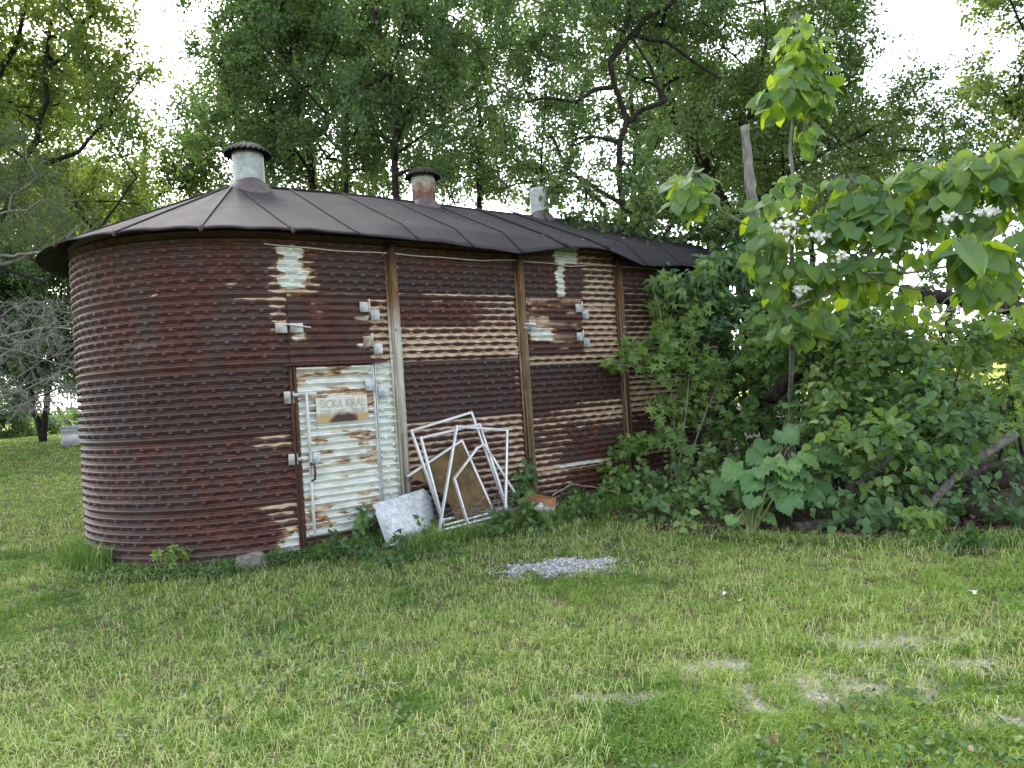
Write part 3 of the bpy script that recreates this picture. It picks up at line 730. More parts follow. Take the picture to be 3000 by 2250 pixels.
def plate(name, x0, x1, z0, z1, y, parent, mat='galv_rust', rivets=True, knuckle=None):
    m = MB(); m.box(((x0+x1)/2, y, (z0+z1)/2), x1-x0, .006, z1-z0, None, .0015)
    if rivets:
        for xx in (x0+.016, x1-.016):
            for zz in (z0+.016, z1-.016): m.lathe((0, 0, 0), [(0.0065, 0), (.005, .004), (0, .005)], 8); m.v[-1] = np.stack([m.v[-1][:, 0]+xx, y-.003-m.v[-1][:, 2], m.v[-1][:, 1]+zz], 1)
    if knuckle is not None: m.tube([(knuckle, y-.006, z0-.01), (knuckle, y-.006, z1+.03)], .009, 8)
    return m.build(name, M[mat], parent)
plate('latch_plate', -.10, -.008, 1.345, 1.455, -.03, bin_); plate('latch_plate', -.095, .0, .80, .90, -.03, bin_)
plate('latch_plate', .11, .185, .80, .895, -.062, door, 'galv')
plate('hinge', .655, .735, 1.42, 1.525, -.056, door, 'galv', True, .742); plate('hinge', .79, .90, 1.355, 1.465, -.04, bin_, 'galv')
# stamped sign on the door
def sign():
    a = NT('faded sign plate'); P = a.pos(); n = a.noise(P, 12, 5, .65); n3 = a.noise(P, 45, 3); sp = a.n('ShaderNodeSeparateXYZ'); a.l(P, sp.inputs[0])
    c = a.mix(a.ss(n, .3, .7), (.42, .40, .33), (.56, .55, .50))
    low = a.math('SUBTRACT', 1.0, a.ss(sp.outputs[2], 1.16, 1.29))
    mid = a.math('SUBTRACT', 1.0, a.ss(a.math('ABSOLUTE', a.math('SUBTRACT', sp.outputs[0], .43)), .03, .2))
    c = a.mix(a.ss(a.math('ADD', a.math('MULTIPLY', low, .75), a.math('SUBTRACT', n, .5)), .25, .55), c, (.36, .25, .12))
    k = a.math('ADD', a.math('MULTIPLY', a.math('MULTIPLY', low, mid), 1.1), a.math('MULTIPLY', a.math('SUBTRACT', n, .5), 1.0))
    c = a.mix(a.ss(k, .35, .55), c, (.13, .06, .03)); c = a.mix(a.ss(k, .55, .75), c, (.045, .024, .022))
    mt = a.done(a.bsdf(c, .6, .3, 0, a.bump(n3, .3, .003)))
    nx_, nz = 60, 26; X, Z = np.meshgrid(np.linspace(.172, .662, nx_), np.linspace(1.152, 1.378, nz), indexing='ij')
    Y = -.062-.004*(fbm(X*8, Z*8, 0, 91)-.5)-.012*sstep(.03, 0, Z-1.152)*(fbm(X*14, 0, 0, 92)-.3)
    V = np.stack([X, Y, Z], -1).reshape(-1, 3); Vb = V+[0, .004, 0]
    i, j = np.meshgrid(np.arange(nx_-1), np.arange(nz-1), indexing='ij'); q = np.stack([i*nz+j, (i+1)*nz+j, (i+1)*nz+j+1, i*nz+j+1], -1).reshape(-1, 4)
    o = link('sign_plate', raw_mesh('sign_plate', np.vstack([V, Vb]), [np.vstack([q, q[:, ::-1]+len(V)])], None, True), mt, door)
    txt = painted('faded lettering', (.27, .27, .25), (.38, .37, .33), (.3, .2, .11), .6, 40, .8)
    for body, x, z, sx, h, bold in (('SICKA KRAL', .205, 1.285, .435, .075, .004), ('STEEL CRIBS', .205, 1.212, .235, .055, .0), ('AND', .452, 1.216, .045, .028, .0), ('BINS', .508, 1.216, .125, .055, .0)):
        cu = bpy.data.curves.new('lettering', 'FONT'); cu.body = body; cu.extrude = .0012; cu.offset = bold; cu.size = 1.0; cu.resolution_u = 3
        tmp = bpy.data.objects.new('lettering', cu); COL.objects.link(tmp)
        me = bpy.data.meshes.new_from_object(tmp.evaluated_get(bpy.context.evaluated_depsgraph_get())); bpy.data.objects.remove(tmp)
        n = len(me.vertices); co = np.empty(n*3, np.float32); me.vertices.foreach_get('co', co); co = co.reshape(-1, 3)
        co[:, 0] = x+(co[:, 0]-co[:, 0].min())/np.ptp(co[:, 0])*sx; zz = z+(co[:, 1]-co[:, 1].min())/np.ptp(co[:, 1])*h
        yy = -.0675-(co[:, 2]-co[:, 2].min())*.3
        me.vertices.foreach_set('co', np.stack([co[:, 0], yy, zz], 1).astype(np.float32).ravel()); me.update()
        oo = link('lettering', me, txt, door)
sign()

def hatch_mask(k):
    def f(X, Z):
        n = fbm(X*4, Z*20, 0, 101+k, 4); n2 = fbm(X*9, Z*30, 0, 103+k, 3); up = .5+.5*np.sin(2*np.pi*(Z-Z1)/PITCHC)
        if k == 0:
            tan = .42*sstep(.5, .7, n)*up+.6*sstep(2.30, 2.345, Z)*.6+.5*sstep(.55, .68, X)*0; galv = soft(X, .0, .13, .05)*soft(Z, 1.9, 1.98, .02)*.6
            galv = galv+soft(X, .60, .76, .03)*soft(Z, 2.09, 2.13, .02)*.7+soft(X, .60, .76, .03)*soft(Z, 1.83, 1.87, .02)*.7
        else:
            tan = .50*sstep(.35, .6, n)*(.4+.8*up)+.35*sstep(3.1, 2.7, X)*sstep(1.75, 1.95, Z)+.4*sstep(2.28, 2.33, Z); galv = soft(X, 2.58, 2.95, .12)*soft(Z, 1.86, 2.0, .05)*(.5+n)*.9
            tan = tan*(Z > 1.76)
        return np.clip(tan+.2*(n2-.5)*(tan > .1), 0, 1), np.clip(galv+.3*(n2-.5)*(galv > .1), 0, 1), 0*X, 0*X
    return f
h1 = sheet('hatch', -.02, .745, 1.705, 2.345, .026, bin_, hatch_mask(0), 1.05); h1['label'] = 'dark red rusted upper hatch above the white door'
h2 = sheet('hatch', 2.60, 3.375, 1.72, 2.335, .026, bin_, hatch_mask(1), 1.05); h2['label'] = 'patchy pink and cream rusted hatch without a door below'
for (x, z, par) in ((.655, 2.165, h1), (.665, 1.84, h1), (3.275, 2.18, h2), (3.265, 1.85, h2)):
    plate('hinge', x, x+.085, z, z+.095, -.046, par, 'galv' if x != .665 else 'galv_rust', True, x+.095); plate('hinge', x+.11, x+.2, z-.075, z+.025, -.034, bin_, 'galv')
for xx, par in ((-.03, h1), (2.555, h2)):
    plate('latch_plate', xx-.11 if par is h1 else xx-.02, xx-.005 if par is h1 else xx+.03, 1.975, 2.065, -.032, bin_, 'galv_rust' if par is h1 else 'galv')
    mbp('latch', 'galv_rust' if par is h1 else 'galv', par, lambda m: (m.box((xx+.075, -.05, 2.018), .115, .006, .085, None, .0015), m.bar((xx-.02, -.06, 2.05), (xx+.2, -.062, 2.02), .012, .012)))

# uprights with their bolts
def post_mat():
    a = NT('ochre rusted channel'); P = a.pos(); n = a.noise(a.mapping(P, (3, 3, .5)), 9, 5, .65); n2 = a.noise(P, 40, 3); sp = a.n('ShaderNodeSeparateXYZ'); a.l(P, sp.inputs[0])
    zz = sp.outputs[2]
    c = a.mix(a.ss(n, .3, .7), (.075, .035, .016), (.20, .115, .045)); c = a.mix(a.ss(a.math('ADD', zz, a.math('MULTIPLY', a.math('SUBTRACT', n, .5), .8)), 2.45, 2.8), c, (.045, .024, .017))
    pale = a.math('MULTIPLY', a.attr('pale'), a.ss(a.math('SUBTRACT', 2.15, a.math('ADD', zz, a.math('MULTIPLY', a.math('SUBTRACT', n, .5), .9))), -.15, .2))
    c = a.mix(pale, c, a.mix(a.ss(n, .3, .7), (.27, .25, .19), (.44, .43, .37))); c = a.mix(a.math('MULTIPLY', a.ss(n2, .6, .75), .5), c, (.04, .02, .012))
    return a.done(a.bsdf(c, .75, .25, 0, a.bump(n2, .3, .004)))
M['post'] = post_mat()
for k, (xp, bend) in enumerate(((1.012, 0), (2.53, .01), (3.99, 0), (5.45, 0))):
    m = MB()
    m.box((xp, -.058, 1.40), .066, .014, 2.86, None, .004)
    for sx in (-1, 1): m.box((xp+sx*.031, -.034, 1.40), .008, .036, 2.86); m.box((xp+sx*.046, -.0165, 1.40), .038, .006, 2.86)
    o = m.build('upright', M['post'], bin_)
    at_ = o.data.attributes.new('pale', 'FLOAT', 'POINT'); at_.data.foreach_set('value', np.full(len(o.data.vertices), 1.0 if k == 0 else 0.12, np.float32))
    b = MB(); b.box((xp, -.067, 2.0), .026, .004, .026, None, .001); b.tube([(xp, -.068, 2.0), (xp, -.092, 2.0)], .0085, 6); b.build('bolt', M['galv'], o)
# wire strung under the eave
wp = [(-.19, 2.765), (-.03, 2.752), (.2, 2.745), (.51, 2.738), (.93, 2.738), (1.05, 2.742), (1.4, 2.728), (1.72, 2.724), (2.1, 2.72), (2.46, 2.745), (2.6, 2.738), (3.0, 2.728), (3.25, 2.712), (3.6, 2.738), (3.93, 2.745), (4.05, 2.745), (4.4, 2.735), (4.8, 2.74)]
wx = np.linspace(-.19, 4.8, 120); wz = np.interp(wx, [p[0] for p in wp], [p[1] for p in wp])+.003*np.sin(wx*9)
mbp('wire', painted('pale wire', (.36, .34, .28), (.5, .48, .42), (.2, .15, .1)), bin_, lambda m: m.tube(np.stack([wx, np.full(120, -.029), wz], 1), .006, 6), True)
mbp('loose_cord', 'steel_rust', bin_, lambda m: m.tube([(2.60+.012*math.sin(k*1.3), -.052, 2.36-.68*k/20) for k in range(21)], .004, 5), True)
mbp('loose_cord', 'steel_rust', bin_, lambda m: m.tube([(3.925+.012*math.sin(k*1.7), -.028, 2.6-2.0*k/30) for k in range(31)], .006, 5), True)

# roof
EX = np.array([-9, -.1, .53, 1.14, 1.45, 1.75, 2.05, 2.352, 2.65, 3.0, 3.35, 3.64, 3.9, 4.16, 4.45, 4.79, 5.05, 5.29, 5.6, 9]); EZ = np.array([2.84, 2.84, 2.852, 2.835, 2.828, 2.805, 2.795, 2.772, 2.815, 2.865, 2.885, 2.878, 2.80, 2.722, 2.725, 2.745, 2.745, 2.76, 2.79, 2.82])
OV, ZR = .28, 3.735
ribs_s = np.concatenate([-np.arange(1, 9)*math.pi*R0/8, np.arange(0, 10)*.605+.02, LS+np.arange(1, 9)*math.pi*R0/8])
def roof_pt(s, t):
    ex, ey, nx, ny = per(s, OV); xs = np.clip(X0+np.asarray(s, float), X0, XE)
    d = np.abs(s[..., None]-ribs_s).min(-1)
    ze = np.interp(np.clip(X0+s, -8, 8), EX, EZ) + .012*np.sin(np.pi*np.clip(d/.3, 0, 1))*(s < .3)*1.0 + .010*(fbm(s*3, 0*s, 0, 111, 3)-.5)
    rx = xs; ry = np.full_like(rx, R0)
    # sagging ridge
    zr = ZR+.02*np.sin(rx*1.1)+.018*(fbm(rx*1.5, 0*rx, 0, 112)-.5)
    tk = .17; kz = 2.86+(zr-2.86)*tk+.035
    kink = sstep(.6, 1.1, X0+s)
    straight = ze+(zr-ze)*t
    bent = np.where(t < tk, ze+(kz-ze)*t/tk, kz+(zr-kz)*(t-tk)/(1-tk))
    z = straight*(1-kink)+bent*kink
    z = z - .012*np.sin(np.pi*t)*np.sin(np.pi*np.clip(d/.3, 0, 1)) + .008*(fbm(ex*2, ey*2, t*3, 113)-.5)
    return np.stack([ex*(1-t)+rx*t, ey*(1-t)+ry*t, z], -1)
def roof():
    a = NT('tarred sheet roof'); P = a.pos(); n = a.noise(P, 3, 5, .65); n2 = a.noise(P, 55, 3); n3 = a.noise(a.mapping(P, (1, .12, .12)), 13, 5, .7); sp = a.n('ShaderNodeSeparateXYZ'); a.l(P, sp.inputs[0])
    c = a.mix(a.ss(n, .3, .7), (.022, .0188, .0208), (.038, .033, .0365)); c = a.mix(a.math('MULTIPLY', a.ss(n3, .5, .75), .5), c, (.015, .0128, .0138)); c = a.mix(a.math('MULTIPLY', a.ss(a.math('ADD', n3, a.math('MULTIPLY', a.math('SUBTRACT', n, .5), .8)), .55, .75), .55), c, (.050, .032, .026))
    c = a.mix(a.ss(a.math('ADD', sp.outputs[0], a.math('MULTIPLY', n, 2.0)), 2.6, 6.0), c, (.017, .016, .0185)); c = a.mix(a.math('MULTIPLY', a.ss(n2, .62, .8), .4), c, (.035, .028, .026))
    ut = a.n('ShaderNodeVectorMath', operation='DOT_PRODUCT')
    M['roof'] = a.done(a.bsdf(c, .8, .15, 0, a.bump(n2, .15, .003)))
    s = np.concatenate([np.arange(-math.pi*R0, LS+math.pi*R0, .03), [LS+math.pi*R0]]); t = np.concatenate([[0, .04, .09, .14, .17, .2], np.linspace(.25, 1, 14)])
    SS, TT = np.meshgrid(s, t, indexing='ij'); V = roof_pt(SS, TT); ns, nt = SS.shape
    i, j = np.meshgrid(np.arange(ns-1), np.arange(nt-1), indexing='ij'); q = np.stack([i*nt+j, (i+1)*nt+j, (i+1)*nt+j+1, i*nt+j+1], -1).reshape(-1, 4)
    V = V.reshape(-1, 3); n0 = len(V); e = np.arange(ns)*nt
    qe = np.stack([e[1:], e[:-1], e[:-1]+n0, e[1:]+n0], 1)
    m = MB(); m.add(np.vstack([V, V-[0, 0, .012]]), np.vstack([q, q[:, ::-1]+n0, qe]))
    # the back slope
    xb = np.arange(X0, XE+.001, .15); tb = np.linspace(0, 1, 8)
    XB, TB = np.meshgrid(xb, tb, indexing='ij'); VB = np.stack([XB, (2*R0+OV)*(1-TB)+R0*TB, 2.83*(1-TB)+(ZR+.02*np.sin(XB*1.1)+.018*(fbm(XB*1.5, 0*XB, 0, 112)-.5))*TB], -1)
    i, j = np.meshgrid(np.arange(len(xb)-1), np.arange(7), indexing='ij'); q2 = np.stack([i*8+j, i*8+j+1, (i+1)*8+j+1, (i+1)*8+j], -1).reshape(-1, 4)
    VB = VB.reshape(-1, 3); m.add(np.vstack([VB, VB-[0, 0, .012]]), np.vstack([q2, q2[:, ::-1]+len(VB)]))
    tt = np.concatenate([np.linspace(-.004, .17, 5), np.linspace(.25, 1, 12)])
    seams = []
    for k, rs in enumerate(ribs_s):
        if abs(X0+rs-3.02) < .2 or abs(X0+rs-3.62) < .2: continue
        sk = np.linspace(0, -.04, len(tt)) if 0 < rs < LS else 0*tt
        seams.append(roof_pt(rs+sk, tt)+[0, 0, .006])
    # ridge seam
    xr = np.linspace(.3, XE, 30); m.tube(np.stack([xr, np.full(30, R0-.05), ZR-.015+.02*np.sin(xr*1.1)+.018*(fbm(xr*1.5, 0*xr, 0, 112)-.5)], 1), .012, 6)
    o = m.build('roof', M['roof'], bin_)
    M['tar_shade'] = painted('tarred seam with shade', (.014, .012, .012), (.032, .028, .029), (.05, .04, .035), .75, 30, .4, .15)  # black seam tar, with the shade along each rib painted into its colour
    for p in seams: MB().tube(p, .010, 6).build('seam', M['tar_shade'], o, True)
    for rs in (3.02-X0, 3.63-X0):
        p = roof_pt(rs+0*tt, tt); p2 = p.copy(); p2[:, 2] += .02
        mm = MB()
        mm.tube(p2-[0, 0, .008], .022, 4)
        mm.tube(p2[1:]+[.06, 0, -.014], .012, 6)
        mm.build('batten', M['roof'], o)
    for rs in np.concatenate([-np.arange(1, 5)*math.pi*R0/8, [.02]]):
        p = roof_pt(np.array([rs]), np.array([.0]))[0]
        mbp('rib_clip', 'steel_rust', o, lambda m: m.box(p+[0, -.01, -.005], .022, .03, .05, None, .003))
    return o
roof_o = roof()
M['vent_steel'] = painted('pale galvanised vent', (.20, .23, .225), (.36, .39, .385), (.13, .12, .11), .4, 16, .5, .5)
def vent_rust_mat():
    a = NT('half rusted vent'); P = a.pos(); n = a.noise(P, 9, 5, .65); sp = a.n('ShaderNodeSeparateXYZ'); a.l(P, sp.inputs[0])
    k = a.math('ADD', a.math('MULTIPLY', a.math('SUBTRACT', n, .5), .7), a.math('SUBTRACT', 3.98, sp.outputs[2]))
    c = a.mix(a.ss(k, -.08, .1), a.mix(a.ss(n, .3, .7), (.24, .26, .23), (.36, .37, .33)), (.20, .10, .06)); c = a.mix(a.ss(k, .04, .17), c, (.09, .04, .03))
    return a.done(a.bsdf(c, .55, .4, .1))
M['vent_rust'] = vent_rust_mat()
M['cap'] = painted('dark vent cap', (.008, .008, .008), (.02, .018, .019), (.03, .027, .027), .8, 20, .3, .1)
def vent(u, vt, vb, wpx, mat, cap=True, seed=0):
    b = on_y(u, vb, R0); t = on_y(u, vt, R0); D = (b-CO)@CF; r = wpx*D/FPX/2
    zt = t[2]; zb = ZR-.10
    o = MB().lathe((b[0], R0, 0), [(r, zb), (r, zt-.05), (r*1.015, zt-.045), (r*1.0, zt-.03), (r, zt), (r*.94, zt), (r*.94, zb)], 40).build('roof_vent', M[mat], bin_, True)
    MB().lathe((b[0], R0, 0), [(r*2.1, ZR-.22), (r*1.6, ZR-.06), (r*1.2, ZR+.01), (r*1.02, ZR+.035)], 40, lambda an, i: .012*np.sin(an*3+seed)).build('flashing', painted('lead flashing', (.045, .036, .04), (.10, .075, .075), (.10, .045, .03), .6, 14, .7), o, True)
    if cap:
        sh = lambda an, i: (.012*np.cos(an*26))*(1 if i in (0, 1, 3) else .2 if i == 2 else .0)
        rc = r*1.5
        m = MB().lathe((b[0], R0, 0), [(rc, zt-.012), (rc*1.0, zt+.0), (rc*.55, zt+.085), (rc*.95, zt-.022), (.001, zt+.075)], 104, sh)
        m2 = MB().lathe((b[0], R0, 0), [(rc, zt+.0), (rc*.55, zt+.085), (.001, zt+.115)], 104, lambda an, i: .012*np.cos(an*26)*(1 if i == 0 else .35 if i == 1 else 0))
        m2.lathe((b[0], R0, 0), [(.001, zt+.085), (rc*.55, zt+.06), (rc, zt-.022), (rc, zt+.0)], 104, lambda an, i: .012*np.cos(an*26)*(1 if i in (2, 3) else .35 if i == 1 else 0))
        for k in range(3): m2.bar((b[0]+r*.97*math.cos(k*2.1), R0+r*.97*math.sin(k*2.1), zt-.04), (b[0]+r*.97*math.cos(k*2.1), R0+r*.97*math.sin(k*2.1), zt+.06), .02, .004)
        m2.build('vent_cap', M['cap'], o, True)
    return o
vent(731, 452, 545, 88, 'vent_steel'); vent(1243, 518, 592, 68, 'vent_rust', True, 1); vent(1582, 555, 620, 54, 'vent_steel', False, 2)
#PART3
# ------------------------------------------------------------------ JUNK LEANING ON THE BIN
def pts_on(lst): return [on_y(u, v, y) for u, v, y in lst]
def frame_bars(m, P, w=.024, th=.022, closed=False):
    P = [np.asarray(p) for p in P]
    nrm = np.array([0, -1.0, .25]); nrm /= np.linalg.norm(nrm)
    n = len(P)
    for i in range(n if closed else n-1):
        a_, b_ = P[i], P[(i+1) % n]; d = unit(b_-a_)
        m.bar(a_-d*w*.5, b_+d*w*.5, w, th+.002*(i % 2), nrm, .003)
        # groove lip of the glazing channel
        x = np.cross(d, nrm); x /= np.linalg.norm(x); y = np.cross(x, d)
        m.bar(a_+y*(th*.62), b_+y*(th*.62), w*.28, .006, nrm)
def window_frame(label, corners, closed=True, w=.024):
    m = MB(); frame_bars(m, pts_on(corners), w, .022, closed)
    P = pts_on(corners); o = thing('window_frame', label, 'window frame', np.mean(P, 0), 'white aluminium window frames leaning on the bin')
    m.build('frame', M['white_paint'], o); return o
window_frame('tallest white window frame, at the back of the leaning stack, its top corner highest', [(1205, 1262, -.10), (1381, 1208, -.10), (1482, 1486, -.30), (1296, 1524, -.34)])
window_frame('white window frame just below and in front of the tallest one', [(1233, 1283, -.14), (1405, 1243, -.14), (1487, 1490, -.36), (1300, 1540, -.42)])
window_frame('white window frame at the front of the stack with a nearly level top bar', [(1338, 1250, -.22), (1486, 1260, -.20), (1481, 1506, -.45), (1286, 1556, -.55)])
sc = window_frame('white window frame tilted on one corner, holding torn brown screen cloth', [(1195, 1394, -.17), (1353, 1290, -.14), (1447, 1500, -.32), (1341, 1546, -.42)], False)
window_frame('bent broken white window frame with a kinked corner, lowest in the stack', [(1377, 1558, -.56), (1331, 1402, -.33), (1398, 1312, -.27), (1418, 1302, -.26), (1442, 1338, -.24), (1531, 1479, -.3)], False)
def screen():
    P = pts_on([(1197, 1396, -.165), (1353, 1292, -.135), (1445, 1500, -.315), (1341, 1540, -.405)])
    n = 40; U, Vv = np.meshgrid(np.linspace(0, 1, n), np.linspace(0, 1, n), indexing='ij')
    Q = (1-U)[..., None]*((1-Vv)[..., None]*P[0]+Vv[..., None]*P[3]) + U[..., None]*((1-Vv)[..., None]*P[1]+Vv[..., None]*P[2])
    Q[..., 1] += -.018*np.sin(np.pi*U)*np.sin(np.pi*Vv)-.03*(fbm(U*3, Vv*3, 0, 7)-.5)
    # torn along the lower edge: it sags in towards the middle
    pull = sstep(.45, 0, U)*np.sin(np.pi*np.clip(Vv, 0, 1))
    Q = Q+(pull*.16)[..., None]*(P[1]-P[0])+0
    a = NT('brown screen cloth'); P_ = a.pos(); nn = a.noise(P_, 8, 4); n2 = a.noise(P_, 160, 2)
    c = a.mix(a.ss(nn, .3, .7), (.085, .058, .026), (.15, .105, .05)); sh = a.bsdf(c, .85, .15)
    tr = a.n('ShaderNodeBsdfTransparent'); mx = a.n('ShaderNodeMixShader'); a.l(a.math('ADD', .80, a.math('MULTIPLY', a.math('SUBTRACT', n2, .5), .25)), mx.inputs[0]); a.l(tr.outputs[0], mx.inputs[1]); a.l(sh, mx.inputs[2])
    i, j = np.meshgrid(np.arange(n-1), np.arange(n-1), indexing='ij'); q = np.stack([i*n+j, (i+1)*n+j, (i+1)*n+j+1, i*n+j+1], -1).reshape(-1, 4)
    V = Q.reshape(-1, 3); V2 = V+[0, .003, 0]
    link('screen', raw_mesh('screen', np.vstack([V, V2]), [np.vstack([q, q[:, ::-1]+len(V)])], None, True), a.done(mx.outputs[0]), sc)
screen()
def panel():
    P = pts_on([(1093, 1479, -.40), (1150, 1462, -.24), (1242, 1432, -.18), (1262, 1455, -.2), (1274, 1530, -.34), (1268, 1585, -.50), (1135, 1600, -.60)])
    c = pts_on([(1205, 1530, -.38)])[0]+np.array([0, -.012, 0])
    V = P+[c]; n = len(P); V = np.array(V); Vb = V+[0, .022, .004]
    V = np.vstack([V, Vb]); tri = [(i, (i+1) % n, n) for i in range(n)]; trb = [((i+1) % n+n+1, i+n+1, 2*n+1) for i in range(n)]
    q = [((i+1) % n, i, i+n+1, (i+1) % n+n+1) for i in range(n)]
    a = NT('weathered white panel'); P_ = a.pos(); nn = a.noise(P_, 11, 5, .7); n2 = a.noise(P_, 60, 3, .7); vo = a.n('ShaderNodeTexVoronoi', feature='DISTANCE_TO_EDGE'); wv = a.n('ShaderNodeVectorMath', operation='ADD'); wn_ = a.n('ShaderNodeTexNoise'); a.l(P_, wn_.inputs['Vector']); wn_.inputs['Scale'].default_value = 7; a.l(P_, wv.inputs[0]); sc3 = a.n('ShaderNodeVectorMath', operation='SCALE'); a.l(wn_.outputs['Color'], sc3.inputs[0]); sc3.inputs['Scale'].default_value = .3; a.l(sc3.outputs[0], wv.inputs[1]); a.l(wv.outputs[0], vo.inputs['Vector']); vo.inputs['Scale'].default_value = 2.6
    c_ = a.mix(a.ss(nn, .3, .7), (.38, .41, .43), (.60, .63, .65)); c_ = a.mix(a.math('MULTIPLY', a.ss(n2, .46, .62), .7), c_, (.24, .25, .24))
    c_ = a.mix(a.math('MULTIPLY', a.math('SUBTRACT', 1, a.ss(vo.outputs[0], .0, .016)), .6), c_, (.2, .18, .15))
    me = raw_mesh('white_panel', V, [np.array(q), np.array(tri+trb)])
    o = link('white_panel', me, a.done(a.bsdf(c_, .7, .3, 0, a.bump(n2, .4, .004))), None)
    tag(o, 'cracked white sheet panel leaning beside the door at the foot of the first upright', 'panel')
panel()
def bucket():
    c = on_y(1578, 1482, -.42); D = (c-CO)@CF; r = 36*D/FPX
    m = MB(); ax = unit(np.array([.55, -.5, -.22])); xx = unit(np.cross(ax, [0, 0, 1])); yy = np.cross(ax, xx)
    prof = [(.0, -.17), (r*.8, -.17), (r*.82, -.155), (r*1.0, .15), (r*1.08, .155), (r*1.08, .172), (r*.97, .17), (r*.78, -.14), (0, -.14)]
    m.lathe((0, 0, 0), prof, 36, lambda an, i: .012*np.sin(an*2+1)*(i > 2)*(i < 7)); V = m.v[-1]; m.v[-1] = c+V[:, 0:1]*xx+V[:, 1:2]*yy+V[:, 2:3]*ax
    a = NT('rusty enamel'); n = a.noise(a.pos(), 9, 5, .65); n2 = a.noise(a.pos(), 50, 3); sp = a.n('ShaderNodeSeparateXYZ'); a.l(a.pos(), sp.inputs[0])
    k = a.math('ADD', a.math('MULTIPLY', a.math('SUBTRACT', sp.outputs[2], float(c[2]+.01)), 5.5), a.math('MULTIPLY', a.math('SUBTRACT', n, .5), 1.4))
    col = a.mix(a.ss(k, -.1, .15), a.mix(a.ss(n2, .3, .7), (.50, .50, .47), (.66, .66, .64)), a.mix(a.ss(n, .35, .65), (.12, .05, .02), (.30, .15, .07)))
    o = m.build('rusty_bucket', a.done(a.bsdf(col, .6, .3, 0, a.bump(n2, .3, .004))), None, True)
    tag(o, 'tipped over bucket, rusty brown above and white below, in the weeds by the bin', 'bucket')
bucket()
def plank(name, label, cat, a_, b_, w, h, mat, seed=0):
    r = np.random.default_rng(seed); m = MB(); a_, b_ = np.asarray(a_, float), np.asarray(b_, float); n = 14
    d = b_-a_; L = np.linalg.norm(d); d = d/L; x = unit(np.cross(d, [0, 0, 1])); y = np.cross(x, d)
    V = []
    for i in range(n+1):
        f = i/n; p = a_+(b_-a_)*f+x*.01*math.sin(f*4+seed)+y*.008*math.sin(f*3)
        for sx, sy in ((-1, -1), (1, -1), (1, 1), (-1, 1)):
            V.append(p+x*(sx*w/2+r.normal()*.004)+y*(sy*h/2+r.normal()*.004)+d*(r.normal()*.03 if i in (0, n) else 0))
    q = [(i*4+k, i*4+(k+1) % 4, (i+1)*4+(k+1) % 4, (i+1)*4+k) for i in range(n) for k in range(4)]+[(3, 2, 1, 0), (n*4, n*4+1, n*4+2, n*4+3)]
    m.add(V, q); o = m.build(name, M[mat]); return tag(o, label, cat)
M['board_white'] = painted('flaked white board', (.46, .46, .44), (.68, .68, .66), (.22, .2, .16), .7, 22, .8)
plank('board', 'white flaked board lying on the ground in front of the leaning frames', 'board', on_y(1392, 1568, -.72), on_y(1492, 1512, -.42), .05, .02, 'board_white', 1)
plank('board', 'short whitish board flat in the weeds behind the bent frame', 'board', on_y(1352, 1548, -.5), on_y(1430, 1535, -.52), .07, .02, 'board_white', 2)
def stick(name, label, cat, pts, r0, r1, mat, n=7, wob=.01, seed=0, side=()):
    r = np.random.default_rng(seed); pts = np.asarray(pts, float); t = np.linspace(0, len(pts)-1, (len(pts)-1)*8+1)
    P = np.stack([np.interp(t, np.arange(len(pts)), pts[:, k]) for k in range(3)], 1); P[1:-1] += r.normal(size=P[1:-1].shape)*wob
    m = MB(); m.tube(P, np.linspace(r0, r1, len(P))*(1+.12*r.normal(size=len(P))), n)
    for (f, v, L, rad) in side:
        p = P[int(f*(len(P)-1))]; v = unit(np.asarray(v, float)); Q = np.array([p+v*L*k/5+r.normal(size=3)*wob*.6*(k > 0) for k in range(6)]); m.tube(Q, np.linspace(rad, rad*.4, 6), 6)
    o = m.build(name, M[mat], None, True); return tag(o, label, cat)
stick('fallen_stick', 'thin bent dry stick lying across the weeds below the third upright', 'stick', [on_y(1618, 1452, -.42), on_y(1675, 1418, -.36), on_y(1712, 1424, -.34), on_y(1765, 1430, -.36), on_y(1842, 1456, -.45)], .009, .006, 'bark_pale', 7, .004, 1)
stick('straw_stalk', 'dry straw stalk lying on the open lawn', 'stalk', [on_z(1112, 2003, .05), on_z(1150, 2002, .05), on_z(1182, 1999, .05)], .004, .003, 'bark_pale', 5, .001, 3)
def rock():
    c = on_z(742, 1652, .05); r = np.random.default_rng(4); n = 24; th, ph = np.meshgrid(np.linspace(0, np.pi, 14), np.linspace(0, 2*np.pi, n, endpoint=False), indexing='ij')
    d = np.stack([np.sin(th)*np.cos(ph), np.sin(th)*np.sin(ph), np.cos(th)], -1); k = .8+.5*(fbm(d[..., 0]*2+3, d[..., 1]*2, d[..., 2]*2, 6)-.2)
    V = d*k[..., None]*[.155, .10, .105]; V = V @ np.array([[CR[0], CR[1], 0], [CF[0], CF[1], 0], [0, 0, 1]])+c
    i, j = np.meshgrid(np.arange(13), np.arange(n), indexing='ij'); q = np.stack([i*n+j, (i+1)*n+j, (i+1)*n+(j+1) % n, i*n+(j+1) % n], -1).reshape(-1, 4)
    a = NT('fieldstone'); nn = a.noise(a.pos(), 25, 5, .7); col = a.mix(a.ss(nn, .3, .7), (.08, .075, .062), (.19, .18, .155))
    o = link('fieldstone', raw_mesh('fieldstone', V.reshape(-1, 3), [q], None, True), a.done(a.bsdf(col, .9, .2, 0, a.bump(nn, .8, .02))))
    tag(o, 'rough grey brown stone at the foot of the round end of the bin', 'stone')
rock()
